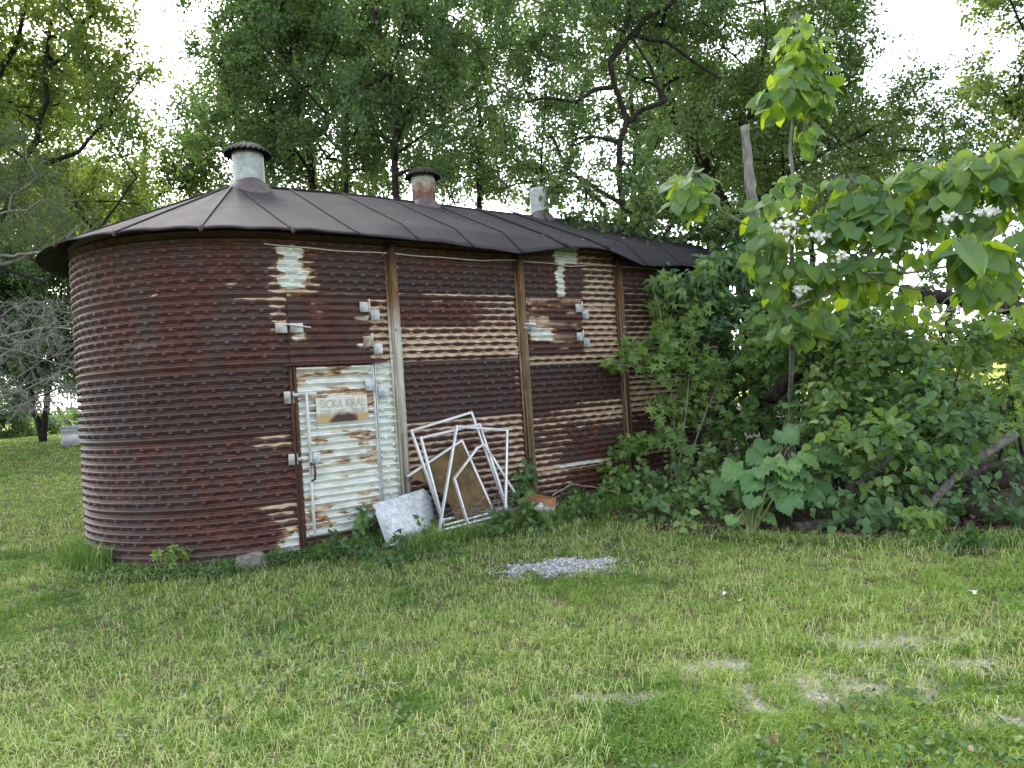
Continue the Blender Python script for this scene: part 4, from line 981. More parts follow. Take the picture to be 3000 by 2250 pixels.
def debris():
    r = np.random.default_rng(6); c = on_z(1395, 1528, .05); n = 900
    p = r.normal(size=(n, 2))*[.34, .12]; A = np.stack([c[0]+p[:, 0], c[1]-.05-.25*p[:, 0]+p[:, 1], .05+.10*np.abs(r.normal(size=n))], 1)
    d = r.normal(size=(n, 3))*[1, .7, .35]; B = A+unit(d)*(.06+.14*r.random((n, 1)))
    o = frustums('dead_stalks', A, B, np.full(n, .003), np.full(n, .0015), M['bark_pale'], None, 4)
    tag(o, 'tangle of dead dry stalks matted under the leaning window frames', 'dead stalks', kind='stuff')
debris()
def blossom(u, v, label, n=4):
    c = on_z(u, v, .055); r = np.random.default_rng(int(u)); P = np.repeat(c[None], n, 0)+r.normal(size=(n, 3))*.006
    o = leaf_mesh('fallen_blossom', OVAL, P, r.normal(size=(n, 3))*[1, 1, .2], np.array([0, 0, 1.0])+.3*r.normal(size=(n, 3)), .024, r.random(n), M['petal'], None)
    tag(o, label, 'fallen blossom')
M['petal'] = leaf_mat('white petal', [(0, (.62, .62, .56)), (1, (.82, .82, .80))], .25, (1, 1, 1))
blossom(2122, 1738, 'white fallen blossom on the lawn, closer to the gravel patch'); blossom(2856, 1733, 'white fallen blossom on the lawn, far from the gravel near the brush', 7)

# wooden hive box on the grass beyond the bin
def hive():
    g_ = on_z(192, 1312, .72); k = None
    D = 17.5; p = at(184, 1310, D); z0 = float(terrain(p[0], p[1])); s = D/FPX
    o = thing('wooden_box', 'weathered white wooden box with a flat lid on the grass beyond the bin', 'wooden box', (p[0], p[1], z0))
    ax = unit(np.array([CR[0], CR[1], 0])*.86+np.array([CF[0], CF[1], 0])*.42); ay = np.array([-ax[1], ax[0], 0]); R = np.stack([ax, ay, [0, 0, 1]], 1)
    w, dp = .85, 1.0; c = p+ax*(w/2-.02)+ay*(dp/2); c[2] = 0
    wood = painted('peeling white wood', (.46, .47, .47), (.68, .69, .69), (.22, .2, .18), .75, 10, .8)
    m = MB(); m.box(c+[0, 0, z0+.15], w, dp, .30, R, .01); m.box(c+[0, 0, z0+.312], w+.02, dp+.02, .025, R, .006); m.box(c+[0, 0, z0+.38], w, dp, .11, R, .01)
    m.build('body', wood, o); m = MB(); m.box(c+[0, 0, z0+.46], w+.06, dp+.06, .05, R, .01); m.box(c+[0, 0, z0+.495], w-.05, dp-.05, .02, R, .006); m.build('lid', painted('grey lid', (.30, .31, .32), (.48, .49, .5), (.16, .14, .12), .7, 9, .8), o)
hive()

# ------------------------------------------------------------------ TREES BEHIND THE BIN
def gz_(p): return float(terrain(p[0], p[1]))
def foot(u, D):
    p = at(u, 1200, D); p[2] = gz_(p)-.05; return p
def L(D, *uv): return [at(u, v, D) for u, v in uv]
GB = 'trees standing behind the bin'
# tall maple at the left edge of the yard
b = foot(-330, 14)
tree('maple_tree', 'tall yellow green maple reaching in from the edge of the lawn beyond the round end', 'tree', b,
     [([b]+L(14, (-330, 700), (-300, 300), (-260, -300)), .22, .12), (L(13.5, (-320, 900), (-60, 760), (60, 520), (130, 300), (150, 60)), .09, .035), (L(13.5, (60, 520), (230, 440), (360, 300)), .05, .02), (L(13.5, (-300, 500), (-60, 330), (60, 100), (110, -120)), .08, .03), (L(13, (-60, 760), (130, 830), (260, 720), (400, 520)), .045, .015)],
     [ell(320, 620, 14, 150, 120, 1.3), ell(250, 60, 13.5, 150, 130, 1.3), ell(60, 130, 13.5, 330, 290, 1.8), ell(-150, 350, 13.5, 250, 350, 1.8), ell(320, 470, 13.5, 170, 170, 1.4), ell(300, 250, 13.5, 130, 120, 1.2), ell(150, -150, 13.5, 260, 160, 1.8)], 1.15, 150, .55, .105, RHOMB, 'leaf_yel', 'bark', 1, .36, group=GB)
# grey-green tree lower down
b = foot(-140, 13)
tree('willow_tree', 'soft grey green tree with pale dead twigs beyond the lawn end of the bin', 'tree', b,
     [([b]+L(13, (-140, 900), (-120, 700)), .13, .07), (L(13, (-120, 720), (20, 560), (140, 470)), .05, .015), (L(13, (-120, 800), (60, 760), (210, 640)), .05, .015)],
     [ell(60, 500, 12.5, 170, 110, 1.2), ell(-60, 560, 12.5, 180, 150, 1.3), ell(150, 600, 12.3, 110, 90, 1.0), ell(30, 650, 12.5, 150, 80, 1.2)], 2.0, 220, .40, .075, NARROW, 'leaf_grey', 'bark_grey', 2, .30, hang=.35, group=GB)
stick('dead_limb', 'bare pale dead limb forking in front of the grey green tree', 'branch', L(12, (-60, 760), (130, 735), (230, 700), (290, 650)), .03, .008, 'bark_grey', 7, .015, 5,
      [(.35, CR*.8+CU*.6, .7, .012), (.5, CR*.9+CU*.9, .9, .012), (.62, CR*1+CU*.1, .7, .01), (.75, CR*.5+CU*1, .5, .008), (.85, CR+CU*.3, .4, .006)])
# sunlit tree farther off
b = foot(400, 21)
tree('maple_tree', 'yellow green backlit tree seen low beside the first roof vent', 'tree', b,
     [([b]+L(21, (400, 800), (410, 560), (430, 380)), .16, .05)],
     [ell(440, 560, 21, 170, 110, 1.8), ell(330, 760, 21, 190, 130, 1.8), ell(560, 480, 21, 110, 110, 1.4), ell(150, 820, 21, 170, 110, 1.8), ell(240, 640, 21, 120, 120, 1.5)], 1.25, 150, .6, .12, RHOMB, 'leaf_yel', 'bark', 3, .38, group=GB)
# dense tree right of the sky gap
b = foot(930, 15)
tree('elm_tree', 'dense dark green tree with thin upright stems behind the first roof vent', 'tree', b,
     [([b]+L(15, (930, 700), (910, 480), (860, 250), (800, 20), (780, -200)), .10, .05), ([b+[.4, .2, 0]]+L(15.3, (1010, 560), (1020, 300), (1060, 60), (1070, -200)), .075, .035), (L(14.8, (915, 520), (800, 330), (700, 170)), .045, .015), (L(15, (1015, 450), (1100, 250), (1140, 60)), .04, .015), ([b-[.9, 0, 0]]+L(15, (700, 540), (690, 350), (640, 150)), .05, .02)],
     [ell(880, 180, 15, 270, 220, 2.0), ell(720, 120, 15, 170, 160, 1.6), ell(940, 420, 15, 200, 130, 1.6), ell(620, 60, 15, 120, 130, 1.2), ell(760, 380, 15, 140, 120, 1.4), ell(860, -120, 15, 280, 150, 2), ell(620, 330, 15, 90, 90, 1.0)], 1.55, 190, .5, .095, RHOMB, 'leaf_dark', 'bark', 4, .30, group=GB)
# tree with the trunk beside the second vent
b = foot(1165, 13.5)
tree('elm_tree', 'dark green tree whose slim trunk rises beside the middle roof vent', 'tree', b,
     [([b]+L(13.5, (1162, 560), (1160, 420), (1168, 330), (1130, 180), (1080, -50), (1060, -250)), .085, .05), (L(13.5, (1165, 400), (1230, 250), (1300, 60), (1330, -120)), .05, .02), (L(13.3, (1160, 450), (1250, 390), (1330, 350)), .03, .012)],
     [ell(1200, 130, 13.5, 210, 190, 1.7), ell(1360, 250, 13.5, 160, 150, 1.5), ell(1100, 330, 13.2, 120, 120, 1.2), ell(1330, 440, 13.8, 170, 110, 1.4), ell(1250, -130, 13.5, 260, 140, 1.8), ell(1500, 100, 13.8, 130, 140, 1.4)], 1.6, 170, .48, .088, RHOMB, 'leaf_dark', 'bark', 5, .35, group=GB)
# gnarled tree with dark limbs
b = foot(1830, 12.5)
tree('old_apple_tree', 'gnarled tree with thick crooked black limbs above the third roof vent', 'tree', b,
     [([b]+L(12.5, (1826, 620), (1822, 530), (1816, 420), (1835, 365), (1824, 325), (1803, 255), (1790, 180), (1830, 90), (1850, 0), (1870, -120)), .07, .045),
      (L(12.5, (1790, 180), (1840, 110), (1900, 50), (1960, 20), (2020, -60)), .052, .028), (L(12.5, (1803, 255), (1745, 260), (1690, 300), (1600, 285), (1540, 300)), .045, .018), (L(12.5, (1835, 365), (1880, 325), (1940, 300), (1905, 190), (1850, 110)), .048, .022),
      (L(12.5, (1820, 420), (1740, 400), (1650, 440)), .035, .012), (L(12.5, (1850, 100), (1950, 125), (2030, 180), (2110, 230)), .045, .02), ([foot(1900, 12.5)]+L(12.5, (1770, 600), (1720, 545), (1650, 480), (1620, 400)), .11, .025)],
     [ell(1720, 150, 13.4, 200, 160, 1.6), ell(1920, 130, 13.6, 200, 160, 1.6), ell(1600, 380, 13.4, 140, 120, 1.3), ell(1930, 420, 13.2, 150, 120, 1.3), ell(1760, 520, 13.2, 170, 70, 1.2), ell(1700, -90, 13, 260, 140, 1.7), ell(2060, -60, 13, 200, 140, 1.7)], 1.75, 130, .45, .085, RHOMB, 'leaf_dark', 'bark', 6, .40, tip=.009, group=GB)
b = foot(2260, 14)
tree('hackberry_tree', 'mid green tree behind the catalpa with twisted trunk and feathery edge against the sky', 'tree', b,
     [([b]+L(14, (2140, 640), (2060, 480), (1980, 360), (1950, 240), (1900, 100)), .19, .07), (L(14, (2060, 480), (2200, 330), (2330, 180), (2420, 90)), .08, .02), (L(14, (2150, 640), (2350, 480), (2560, 380)), .07, .02), (L(14, (2200, 330), (2250, 100), (2230, -100)), .05, .02)],
     [ell(2230, 220, 14, 240, 200, 1.9), ell(2480, 320, 14, 200, 140, 1.6), ell(2280, 480, 14, 260, 130, 1.8), ell(2080, 400, 14.5, 170, 200, 1.6), ell(2300, -40, 14, 270, 170, 1.9), ell(2420, 120, 14, 150, 130, 1.4), ell(2620, 480, 14.5, 120, 100, 1.3)], 1.5, 150, .5, .09, RHOMB, 'leaf_mid', 'bark', 7, .34, group=GB)
b = foot(2780, 18)
tree('young_maple', 'smaller light green tree in the sky gap between two taller crowns', 'tree', b,
     [([b]+L(18, (2780, 700), (2770, 480), (2760, 330)), .10, .03)],
     [ell(2780, 400, 18, 130, 130, 1.5), ell(2840, 560, 18, 190, 120, 1.7), ell(2700, 560, 18, 160, 120, 1.6), ell(2760, 290, 18, 60, 70, .7)], 1.5, 150, .5, .11, RHOMB, 'leaf_mid', 'bark', 8, .34, group=GB)
b = foot(3180, 13)
tree('maple_tree', 'golden green maple at the edge of the yard past the catalpa', 'tree', b,
     [([b]+L(13, (3160, 700), (3140, 300), (3120, -100)), .16, .09), (L(13, (3150, 500), (3020, 380), (2930, 250)), .05, .015), (L(13, (3140, 250), (3020, 120), (2960, 0)), .05, .015)],
     [ell(3060, 180, 13, 150, 200, 1.4), ell(3100, 430, 13, 190, 130, 1.5), ell(3110, -80, 13, 170, 180, 1.5), ell(2960, 300, 13, 80, 90, .9), ell(3180, 250, 13, 160, 250, 1.6)], 1.6, 170, .45, .10, RHOMB, 'leaf_yel', 'bark', 9, .30, group=GB)
# second row of trees, farther back
for k, (u, D, EE, lf, lab) in enumerate((
    (1000, 22, [ell(700, 380, 22, 200, 200, 1.8), ell(1000, 420, 22, 220, 170, 1.8), ell(980, 120, 22, 250, 200, 2)], 'leaf_mid', 'hazy green tree filling in behind the two slim dark elms'),
    (1400, 23, [ell(1330, 330, 23, 200, 200, 1.8), ell(1480, 500, 23, 260, 90, 1.8), ell(1400, 60, 23, 220, 180, 2)], 'leaf_mid', 'farther green tree filling in between the elm and the gnarled tree'),
    (1850, 22, [ell(1680, 330, 22, 110, 110, 1.3), ell(1960, 300, 22, 200, 210, 1.8), ell(1800, 60, 22, 220, 160, 2), ell(1950, 560, 22, 200, 100, 1.8)], 'leaf_mid', 'farther green tree showing through the gnarled black limbs'),
    (2380, 23, [ell(2250, 330, 23, 200, 250, 2), ell(2450, 450, 23, 220, 160, 2), ell(2250, 600, 23, 260, 110, 2), ell(2600, 620, 23, 200, 90, 1.8)], 'leaf_mid', 'farther tree filling in behind the catalpa leader shoot'),
    (60, 24, [ell(60, 330, 24, 220, 230, 2), ell(-60, 600, 24, 200, 200, 2), ell(200, 560, 24, 130, 110, 1.6)], 'leaf_yel', 'farther yellow green tree filling in behind the tall maple'))):
    b = foot(u, D)
    tree('background_tree', lab, 'tree', b, [([b]+L(D, (u, 700), (u+10, 400), (u-20, 100)), .15, .05)], EE, 1.0, 150, .7, .14, RHOMB, lf, 'bark', 120+k, .36, group=GB)
# low growth behind: left gap, behind the ridge, behind the shrubs
b = foot(120, 19)
tree('thicket_tree', 'dark small tree showing between the round end and the pale brush', 'tree', b,
     [([b]+L(19, (150, 1050), (190, 900), (230, 780)), .10, .04), ([b]+L(19, (60, 1000), (10, 850)), .09, .03)],
     [ell(200, 820, 19, 110, 110, 1.4), ell(30, 830, 19, 150, 130, 1.5), ell(210, 1010, 19, 120, 90, 1.3), ell(30, 1010, 19, 150, 120, 1.4), ell(-120, 950, 19, 180, 200, 1.6), ell(120, 720, 19, 170, 80, 1.4), ell(240, 700, 19, 90, 90, 1.2), ell(120, 1120, 19, 110, 70, 1.2), ell(110, 940, 19.5, 190, 130, 1.4), ell(0, 900, 20, 160, 160, 1.4), ell(60, 1050, 21, 200, 90, 1.3), ell(170, 1060, 21, 100, 80, 1.2), ell(200, 960, 20, 110, 120, 1.3)], 1.9, 160, .5, .11, RHOMB, 'leaf_dark', 'bark', 10, .42, group=GB)
b = foot(-30, 23)
tree('hedge_shrub', 'dark rounded shrub at the edge of the lawn beyond the pale brush', 'shrub', b, [([b, b+[0, 0, .8]], .06, .03)],
     [ell(-20, 1220, 23, 130, 75, 1.3), ell(60, 1250, 23, 90, 45, 1.0), ell(-140, 1200, 23, 150, 100, 1.5)], 3.0, 170, .4, .10, RHOMB, 'leaf_dark', 'bark', 11, .2)
b = foot(260, 25)
tree('hedge_shrub', 'low strip of dark growth behind the wooden box', 'shrub', b, [([b, b+[0, 0, .5]], .05, .03)],
     [ell(150, 1250, 25, 70, 25, .8), ell(250, 1245, 25, 90, 30, .9)], 4.0, 170, .35, .10, RHOMB, 'leaf_dark', 'bark', 12, .2)
# grey dead brush pile in front of them
M['bark_brush'] = bark_mat('bleached dead branch', (.13, .125, .118), (.29, .28, .265), 20)
def brush():
    r = np.random.default_rng(21); limbs = []; root = thing('dead_brush', 'fallen bare grey branches tangled at the far side of the lawn by the round end', 'dead branches', foot(-150, 16))
    st = [((-260, 1180), (60, 1010), (240, 930)), ((-260, 1150), (0, 985), (130, 960), (250, 960)), ((-200, 1200), (60, 1150), (240, 1060)), ((-260, 1020), (-40, 1010), (60, 1030), (250, 1090)), ((-200, 1090), (0, 930), (80, 870), (130, 900)), ((-120, 1250), (80, 1180), (180, 1130), (260, 1180)), ((-260, 940), (-60, 960), (30, 1010)), ((-60, 1180), (120, 1060), (250, 1000)), ((20, 1240), (160, 1100), (255, 985))]
    for s_ in st: limbs.append((L(15+r.normal()*.6, *s_), .022+.014*r.random(), .008))
    tg = np.array([at(-260+540*r.random(), 880+330*r.random()**1.0, 15.2+r.normal()*.8) for _ in range(400)])
    pos, par, rad, ends = grow(limbs, tg, r, step=.25, curl=.25, up=.0, tip=.0095, powr=.33)
    A = pos[ends]; tw = np.repeat(A, 4, 0); B = tw+unit(r.normal(size=tw.shape)+[0, 0, -.2])*(.12+.3*r.random((len(tw), 1)))
    ok = par >= 0
    frustums('branches', np.concatenate([pos[par[ok]], tw]), np.concatenate([pos[ok], B]), np.concatenate([rad[par[ok]], np.full(len(tw), .007)]), np.concatenate([rad[ok], np.full(len(tw), .0035)]), M['bark_brush'], root, 5)
brush()
def far_wood():
    r = np.random.default_rng(22); n = 60000
    an = np.radians(-25+125*r.random(n)); d = 75+30*r.random(n); h = 9*r.random(n)*(.35+.65*vnoise(an*14, 0, 0, 5)); x = CX+d*np.sin(an); y = CY+d*np.cos(an)
    k = (an > math.radians(18)) | (h < 2.2+0*an); x, y, h = x[k], y[k], h[k]; n = len(x)
    o = leaf_mesh('far_trees', RHOMB, np.stack([x, y, .8+h*.6], 1), r.normal(size=(n, 3)), r.normal(size=(n, 3))+[0, 0, .5], .55, r.random(n), M['leaf_mid'], None)
    tag(o, 'low far wood along the other side of the field', 'wood', kind='stuff')
far_wood()
# ------------------------------------------------------------------ GROWTH ON AND ROUND THE BIN
def ew(u, v, Y, ru, rv, ry=None):
    c = on_y(u, v, Y); D = (c-CO)@CF; return (c[0], c[1], c[2], ru*D/FPX, ry if ry else ru*D/FPX*.8, rv*D/FPX)
FACE = -CF*.9+np.array([0, 0, .35])
# limb of a tree hanging over the ridge
b = foot(2000, 11.5)
tree('leaning_elm', 'leafy boughs hanging over the ridge and hiding the third roof vent', 'tree', b,
     [([b]+L(11.4, (1960, 760), (1860, 640), (1760, 560), (1640, 500)), .09, .03), (L(11.4, (1930, 720), (1990, 620), (2060, 560)), .05, .02), (L(11, (1960, 700), (2060, 700), (2130, 690)), .04, .015)],
     [ell(1690, 580, 9.9, 100, 50, .5), ell(1800, 615, 9.8, 110, 50, .5), ell(1930, 570, 10.4, 120, 110, .8), ell(1950, 665, 9.8, 120, 45, .5), ell(2060, 640, 10, 110, 90, .7), ell(1600, 530, 10.4, 80, 50, .5), ell(1850, 655, 9.6, 60, 35, .35), ell(1700, 635, 9.7, 50, 35, .3), ell(2080, 720, 9.8, 90, 50, .5)], 8, 90, .28, .075, OVAL, 'leaf_mid', 'bark', 31, .25, tip=.005, face=FACE*.4)
# creeper over the far part of the wall and roof end
b = on_y(2150, 1330, -.5); b[2] = 0
rp = np.random.default_rng(33)
tree('creeper', 'dark drooping creeper covering the far end of the bin up to the eave', 'vine', b,
     [([b]+[on_y(2130, 1150, -.4), on_y(2110, 950, -.4), on_y(2080, 800, -.45)], .02, .01), ([b+[.4, -.2, 0]]+[on_y(2200, 1100, -.6), on_y(2200, 900, -.6), on_y(2190, 780, -.6)], .02, .01)],
     [ew(2060, 830, -.5, 70, 70, .25), ew(2150, 790, -.6, 90, 80, .4), ew(2200, 880, -.7, 90, 90, .4), ew(2110, 930, -.5, 110, 90, .3), ew(2220, 1000, -.8, 80, 80, .4), ew(2140, 740, -.2, 90, 50, .4), ew(2230, 790, -.3, 60, 60, .4), ew(2020, 960, -.3, 60, 60, .2), ew(2180, 720, .1, 100, 60, .5), ew(2170, 700, .0, 70, 45, .4), ew(2060, 815, -.45, 60, 30, .12), ew(2000, 830, -.35, 60, 40, .12), ew(2150, 650, .4, 90, 50, .5), ew(2250, 900, -.4, 70, 110, .4)], 14, 74, .26, .115, LANCE, 'leaf_vine', 'stem', 32, .12, tip=.004, face=FACE, hang=.9, flat=.25)
b = on_y(1980, 1400, -.55); b[2] = 0
tree('maple_sapling', 'light green lobed-leaf maple sapling growing up against the wall past the third upright', 'sapling', b,
     [([b]+[on_y(1975, 1250, -.5), on_y(1960, 1080, -.45), on_y(1930, 900, -.4), on_y(1915, 850, -.35)], .013, .004), ([b]+[on_y(2010, 1200, -.6), on_y(2030, 1000, -.55), on_y(2035, 900, -.5)], .012, .004), (([b]+[on_y(2060, 1230, -.7), on_y(2120, 1080, -.7), on_y(2190, 1010, -.75)]), .012, .004), ([on_y(1970, 1150, -.5), on_y(1880, 1075, -.45), on_y(1795, 1065, -.4)], .006, .003), ([on_y(1975, 1250, -.5), on_y(1920, 1130, -.5)], .006, .003)],
     [ew(1925, 880, -.35, 40, 60, .12), ew(1990, 940, -.45, 70, 60, .2), ew(1940, 1020, -.45, 70, 70, .2), ew(1850, 1065, -.4, 70, 25, .12), ew(2000, 1100, -.5, 100, 80, .25), ew(2070, 1060, -.65, 90, 90, .3), ew(1960, 1200, -.5, 70, 70, .22), ew(2040, 1190, -.6, 90, 80, .3), ew(1990, 1290, -.55, 70, 60, .25), ew(2150, 1090, -.8, 90, 100, .3), ew(2040, 850, -.45, 60, 60, .2), ew(2140, 1200, -.8, 70, 70, .3)], 16, 30, .24, .108, LOBED, 'leaf_maple', 'bark_pale', 34, .18, tip=.0028, face=FACE, hang=.5, flat=.35, twig_r=.0022, twigs=5)
# low leafy cover at the foot of the wall
def cover(label, E, n_d, per, size, tmpl, leaf, seed, name='weed_patch', cat='weeds', cr=.14, hang=.15, group=None, face=FACE*.6):
    e0 = E[0]; b = np.array([e0[0], e0[1], float(terrain(e0[0], e0[1]))])
    limbs = []
    for e in E[1:]: limbs.append(([b, (b+np.array([e[0], e[1], float(terrain(e[0], e[1]))]))/2+[0, 0, .01], np.array([e[0], e[1], float(terrain(e[0], e[1]))])], .003, .003))
    for e in E: p = np.array([e[0], e[1], float(terrain(e[0], e[1]))]); limbs.append(([p, p+[0, 0, max(.05, .6*e[5])]], .006, .003))
    return tree(name, label, cat, b, limbs, E, n_d, per, cr, size, tmpl, leaf, 'stem', seed, .15, tip=.002, powr=.3, face=face, hang=hang, twig_r=.0016, group=group, twigs=5, crown='leaves', trunk='stems')
def eg(u, v, ru, rv, Y=None, hgt=None):
    """a mound sitting on the ground where the photo pixel meets it"""
    c = on_z(u, v, .05); D = (c-CO)@CF; r = ru*D/FPX; h = rv*D/FPX
    return (c[0], c[1], c[2]+h*.75, r*.9, r*.55, h)
cover('leafy green weeds at the foot of the white door and panel', [eg(1050, 1610, 60, 45), eg(1130, 1640, 90, 40), eg(1250, 1630, 90, 28), eg(985, 1635, 40, 22), eg(1080, 1580, 40, 45)], 200, 30, .055, OVAL, 'leaf_weed', 41)
cover('broad leaved weeds climbing beside the second upright and the frames', [eg(1520, 1540, 70, 42), eg(1480, 1560, 50, 28), eg(1600, 1540, 60, 30), eg(1515, 1500, 30, 48), ew(1515, 1430, -.3, 28, 50, .08), ew(1535, 1390, -.2, 16, 30, .06)], 150, 26, .075, OVAL, 'leaf_weed', 42)
cover('low green weeds between the tipped bucket and the third upright', [eg(1680, 1520, 80, 40), eg(1760, 1510, 80, 30), eg(1720, 1480, 60, 45)], 130, 26, .06, OVAL, 'leaf_weed', 43)
cover('five-leaf creeper climbing the lower part of the third upright', [ew(1830, 1330, -.22, 35, 70, .1), ew(1850, 1290, -.2, 30, 30, .08), ew(1800, 1400, -.25, 45, 40, .12), ew(1885, 1310, -.25, 40, 30, .1), ew(1820, 1440, -.3, 60, 40, .15)], 160, 24, .085, OVAL, 'leaf_maple', 44, 'creeper', 'vine', .12, .6)
cover('small bushy weed growing alone at the foot of the drum end', [eg(490, 1665, 32, 50), eg(470, 1640, 22, 45), eg(515, 1660, 24, 30)], 420, 34, .045, LANCE, 'leaf_maple', 45, 'weed', 'weed', .07, .3)
cover('tiny sprawling weed between the stone and the drum', [eg(665, 1680, 28, 16), eg(620, 1685, 24, 12), eg(820, 1650, 26, 28)], 420, 22, .04, OVAL, 'leaf_weed', 46, 'weed', 'weed', .06)
cover('dense low creeper spreading from the third upright toward the burdock', [eg(1930, 1500, 90, 60), eg(2010, 1510, 90, 70), eg(1900, 1460, 60, 50), eg(2070, 1470, 90, 70), eg(2000, 1440, 80, 60), eg(2060, 1530, 90, 40), eg(2130, 1480, 70, 60), eg(2160, 1400, 70, 80)], 80, 30, .075, OVAL, 'leaf_shrub', 47, 'creeper', 'vine', .2, .3)
cover('bright three-leaf creeper spreading over the ground right under the shrubs', [eg(2430, 1500, 90, 70), eg(2500, 1480, 90, 65), eg(2560, 1520, 80, 40), eg(2350, 1470, 80, 60), eg(2620, 1500, 70, 40), eg(2460, 1530, 90, 40), eg(2360, 1540, 70, 30), eg(2570, 1555, 60, 26)], 75, 26, .085, OVAL, 'leaf_vine', 48, 'creeper', 'vine', .2, .3)
cover('small light green seedling at the foot of the leaning grey pole', [eg(2690, 1560, 45, 38), eg(2730, 1555, 40, 22)], 230, 20, .075, OVAL, 'leaf_maple', 49, 'weed', 'weed', .1)
cover('single low broad weed at the edge of the mown grass by the litter', [eg(2835, 1600, 28, 14)], 300, 10, .08, OVAL, 'leaf_weed', 50, 'weed', 'weed', .07)

cover('dark low creeper growing over the rotten logs beside the leaning grey pole', [eg(2800, 1545, 60, 40), eg(2900, 1540, 80, 36), eg(2980, 1520, 60, 60), (*at(2880, 1440, 6.0), .22, .12, .08), (*at(2960, 1390, 6.1), .2, .12, .12)], 90, 24, .075, OVAL, 'leaf_vine', 54, 'creeper', 'vine', .16, .3)
# burdock: big ruffled leaves on fleshy stalks
def burdock(label, base, spec, seed):
    r = np.random.default_rng(seed); root = thing('burdock_plant', label, 'burdock', base)
    P = []; D = []; N = []; Z = []; A = []; B = []
    for (u, v, Dp, du, dv, size, up) in spec:
        p = at(u, v, Dp); d = unit(CR*du-CU*dv*.33-CF*(.55+.3*r.random())); up = .62+.33*up; n = unit(-CF*(1-up)+np.array([0, 0, 1.0])*up+r.normal(size=3)*.22)
        size *= .86*(.62 if v < 1262 else 1.0); p = p+r.normal(size=3)*.02
        P.append(p-d*size*.45); D.append(d); N.append(n); Z.append(size)
        m1 = (base+P[-1])/2+np.array([0, 0, .15])
        A += [base, m1]; B += [m1, P[-1]]
    n = len(P); leaf_mesh('leaves', BURDOCK, P, D, N, np.array(Z), .2+.7*r.random(n), M['leaf_burdock'], root, True)
    frustums('stalks', A, B, np.tile([.016, .011], n), np.tile([.011, .008], n), M['stem'], root, 7)
bb = on_z(2240, 1500, 0)
burdock('large burdock with big ruffled green leaves, growing beside the bin in front of the shrubs', bb, [
    (2290, 1365, 6.3, -.5, .7, .42, .55), (2410, 1345, 6.5, .6, .55, .36, .45), (2490, 1355, 6.6, .85, .5, .34, .45), (2235, 1310, 6.7, -.9, .35, .30, .6), (2150, 1380, 6.3, -.9, .4, .34, .65), (2120, 1440, 6.5, -.7, .75, .36, .35),
    (2455, 1385, 6.4, .9, .45, .38, .6), (2340, 1390, 6.1, .75, .55, .36, .65), (2210, 1340, 6.5, -.8, .2, .30, .55), (2180, 1460, 6.2, -.4, .9, .26, .4), (2330, 1190, 7.0, .1, -.9, .30, .35), (2300, 1200, 7.0, -.8, -.1, .26, .5), (2380, 1230, 6.9, .7, .2, .28, .5), (2340, 1245, 6.7, .0, -.8, .20, .4), (2400, 1255, 6.9, .3, .8, .30, .3), (2250, 1415, 6.3, -.2, .9, .30, .3), (2350, 1430, 6.05, .2, .9, .26, .35), (2280, 1440, 6.05, -.3, .9, .24, .35), (2420, 1430, 6.2, .7, .7, .28, .4), (2190, 1410, 6.15, -.6, .7, .26, .4), (2320, 1280, 6.5, .1, .7, .3, .4), (2370, 1350, 6.2, .5, .7, .28, .35), (2300, 1370, 6.1, -.2, .8, .28, .4), (2270, 1460, 5.95, -.1, .9, .2, .3), (2330, 1470, 5.95, .3, .9, .2, .3), (2220, 1470, 6.0, -.5, .9, .2, .3), (2390, 1470, 6.0, .6, .8, .22, .3), (2300, 1500, 5.9, .1, .9, .17, .25), (2240, 1380, 6.2, -.6, .5, .3, .4), (2440, 1340, 6.3, .7, .4, .3, .4), (2520, 1390, 6.3, .9, .3, .26, .5)], 51)
burdock('low young burdock with bright round leaves at the edge of the mown lawn', on_z(2200, 1570, 0), [
    (2250, 1520, 5.95, .6, .7, .22, .4), (2165, 1520, 6.0, -.7, .6, .20, .35), (2330, 1440, 6.0, .8, .35, .24, .6), (2380, 1455, 6.0, .95, .3, .24, .6), (2200, 1475, 6.05, .2, -.8, .17, .35), (2245, 1465, 6.1, -.5, .6, .18, .4), (2130, 1545, 5.95, -.6, .8, .15, .3), (2290, 1475, 6.0, .3, .8, .18, .4)], 52)
burdock('small broad-leaved burdock seedling below the third upright', on_z(1925, 1520, 0), [(1935, 1480, 6.7, .6, .5, .17, .6), (1900, 1485, 6.7, -.7, .5, .15, .6), (1945, 1500, 6.6, .4, .8, .14, .4)], 53)

# shrubs along the yard edge
SH = dict(cr=.3, size=.095, tmpl=OVAL, leaf='leaf_shrub', bark='bark', tip=.004, face=FACE*.55, hang=.4, flat=.45)
def shrub(label, u, D, stems, E, seed, dens=10, per=64, name='dogwood_shrub', **kw):
    b = foot(u, D); b[2] = -.03; limbs = [([b]+L(D, *s_), .022, .008) for s_ in stems]; a_ = dict(SH); a_.update(kw)
    return tree(name, label, 'shrub', b, limbs, E, dens, per, seed=seed, thr=.18, group=kw.pop('group', None) if False else None, **a_)
shrub('leafy dogwood shrub standing right behind the burdock', 2430, 7.2, [((2430, 1250), (2400, 1100)), ((2450, 1250), (2500, 1080))], [ell(2390, 1050, 7.2, 140, 100, .5), ell(2450, 1150, 7.0, 120, 90, .5), ell(2330, 960, 7.6, 120, 90, .5), ell(2500, 1020, 7.2, 120, 90, .5)], 61)
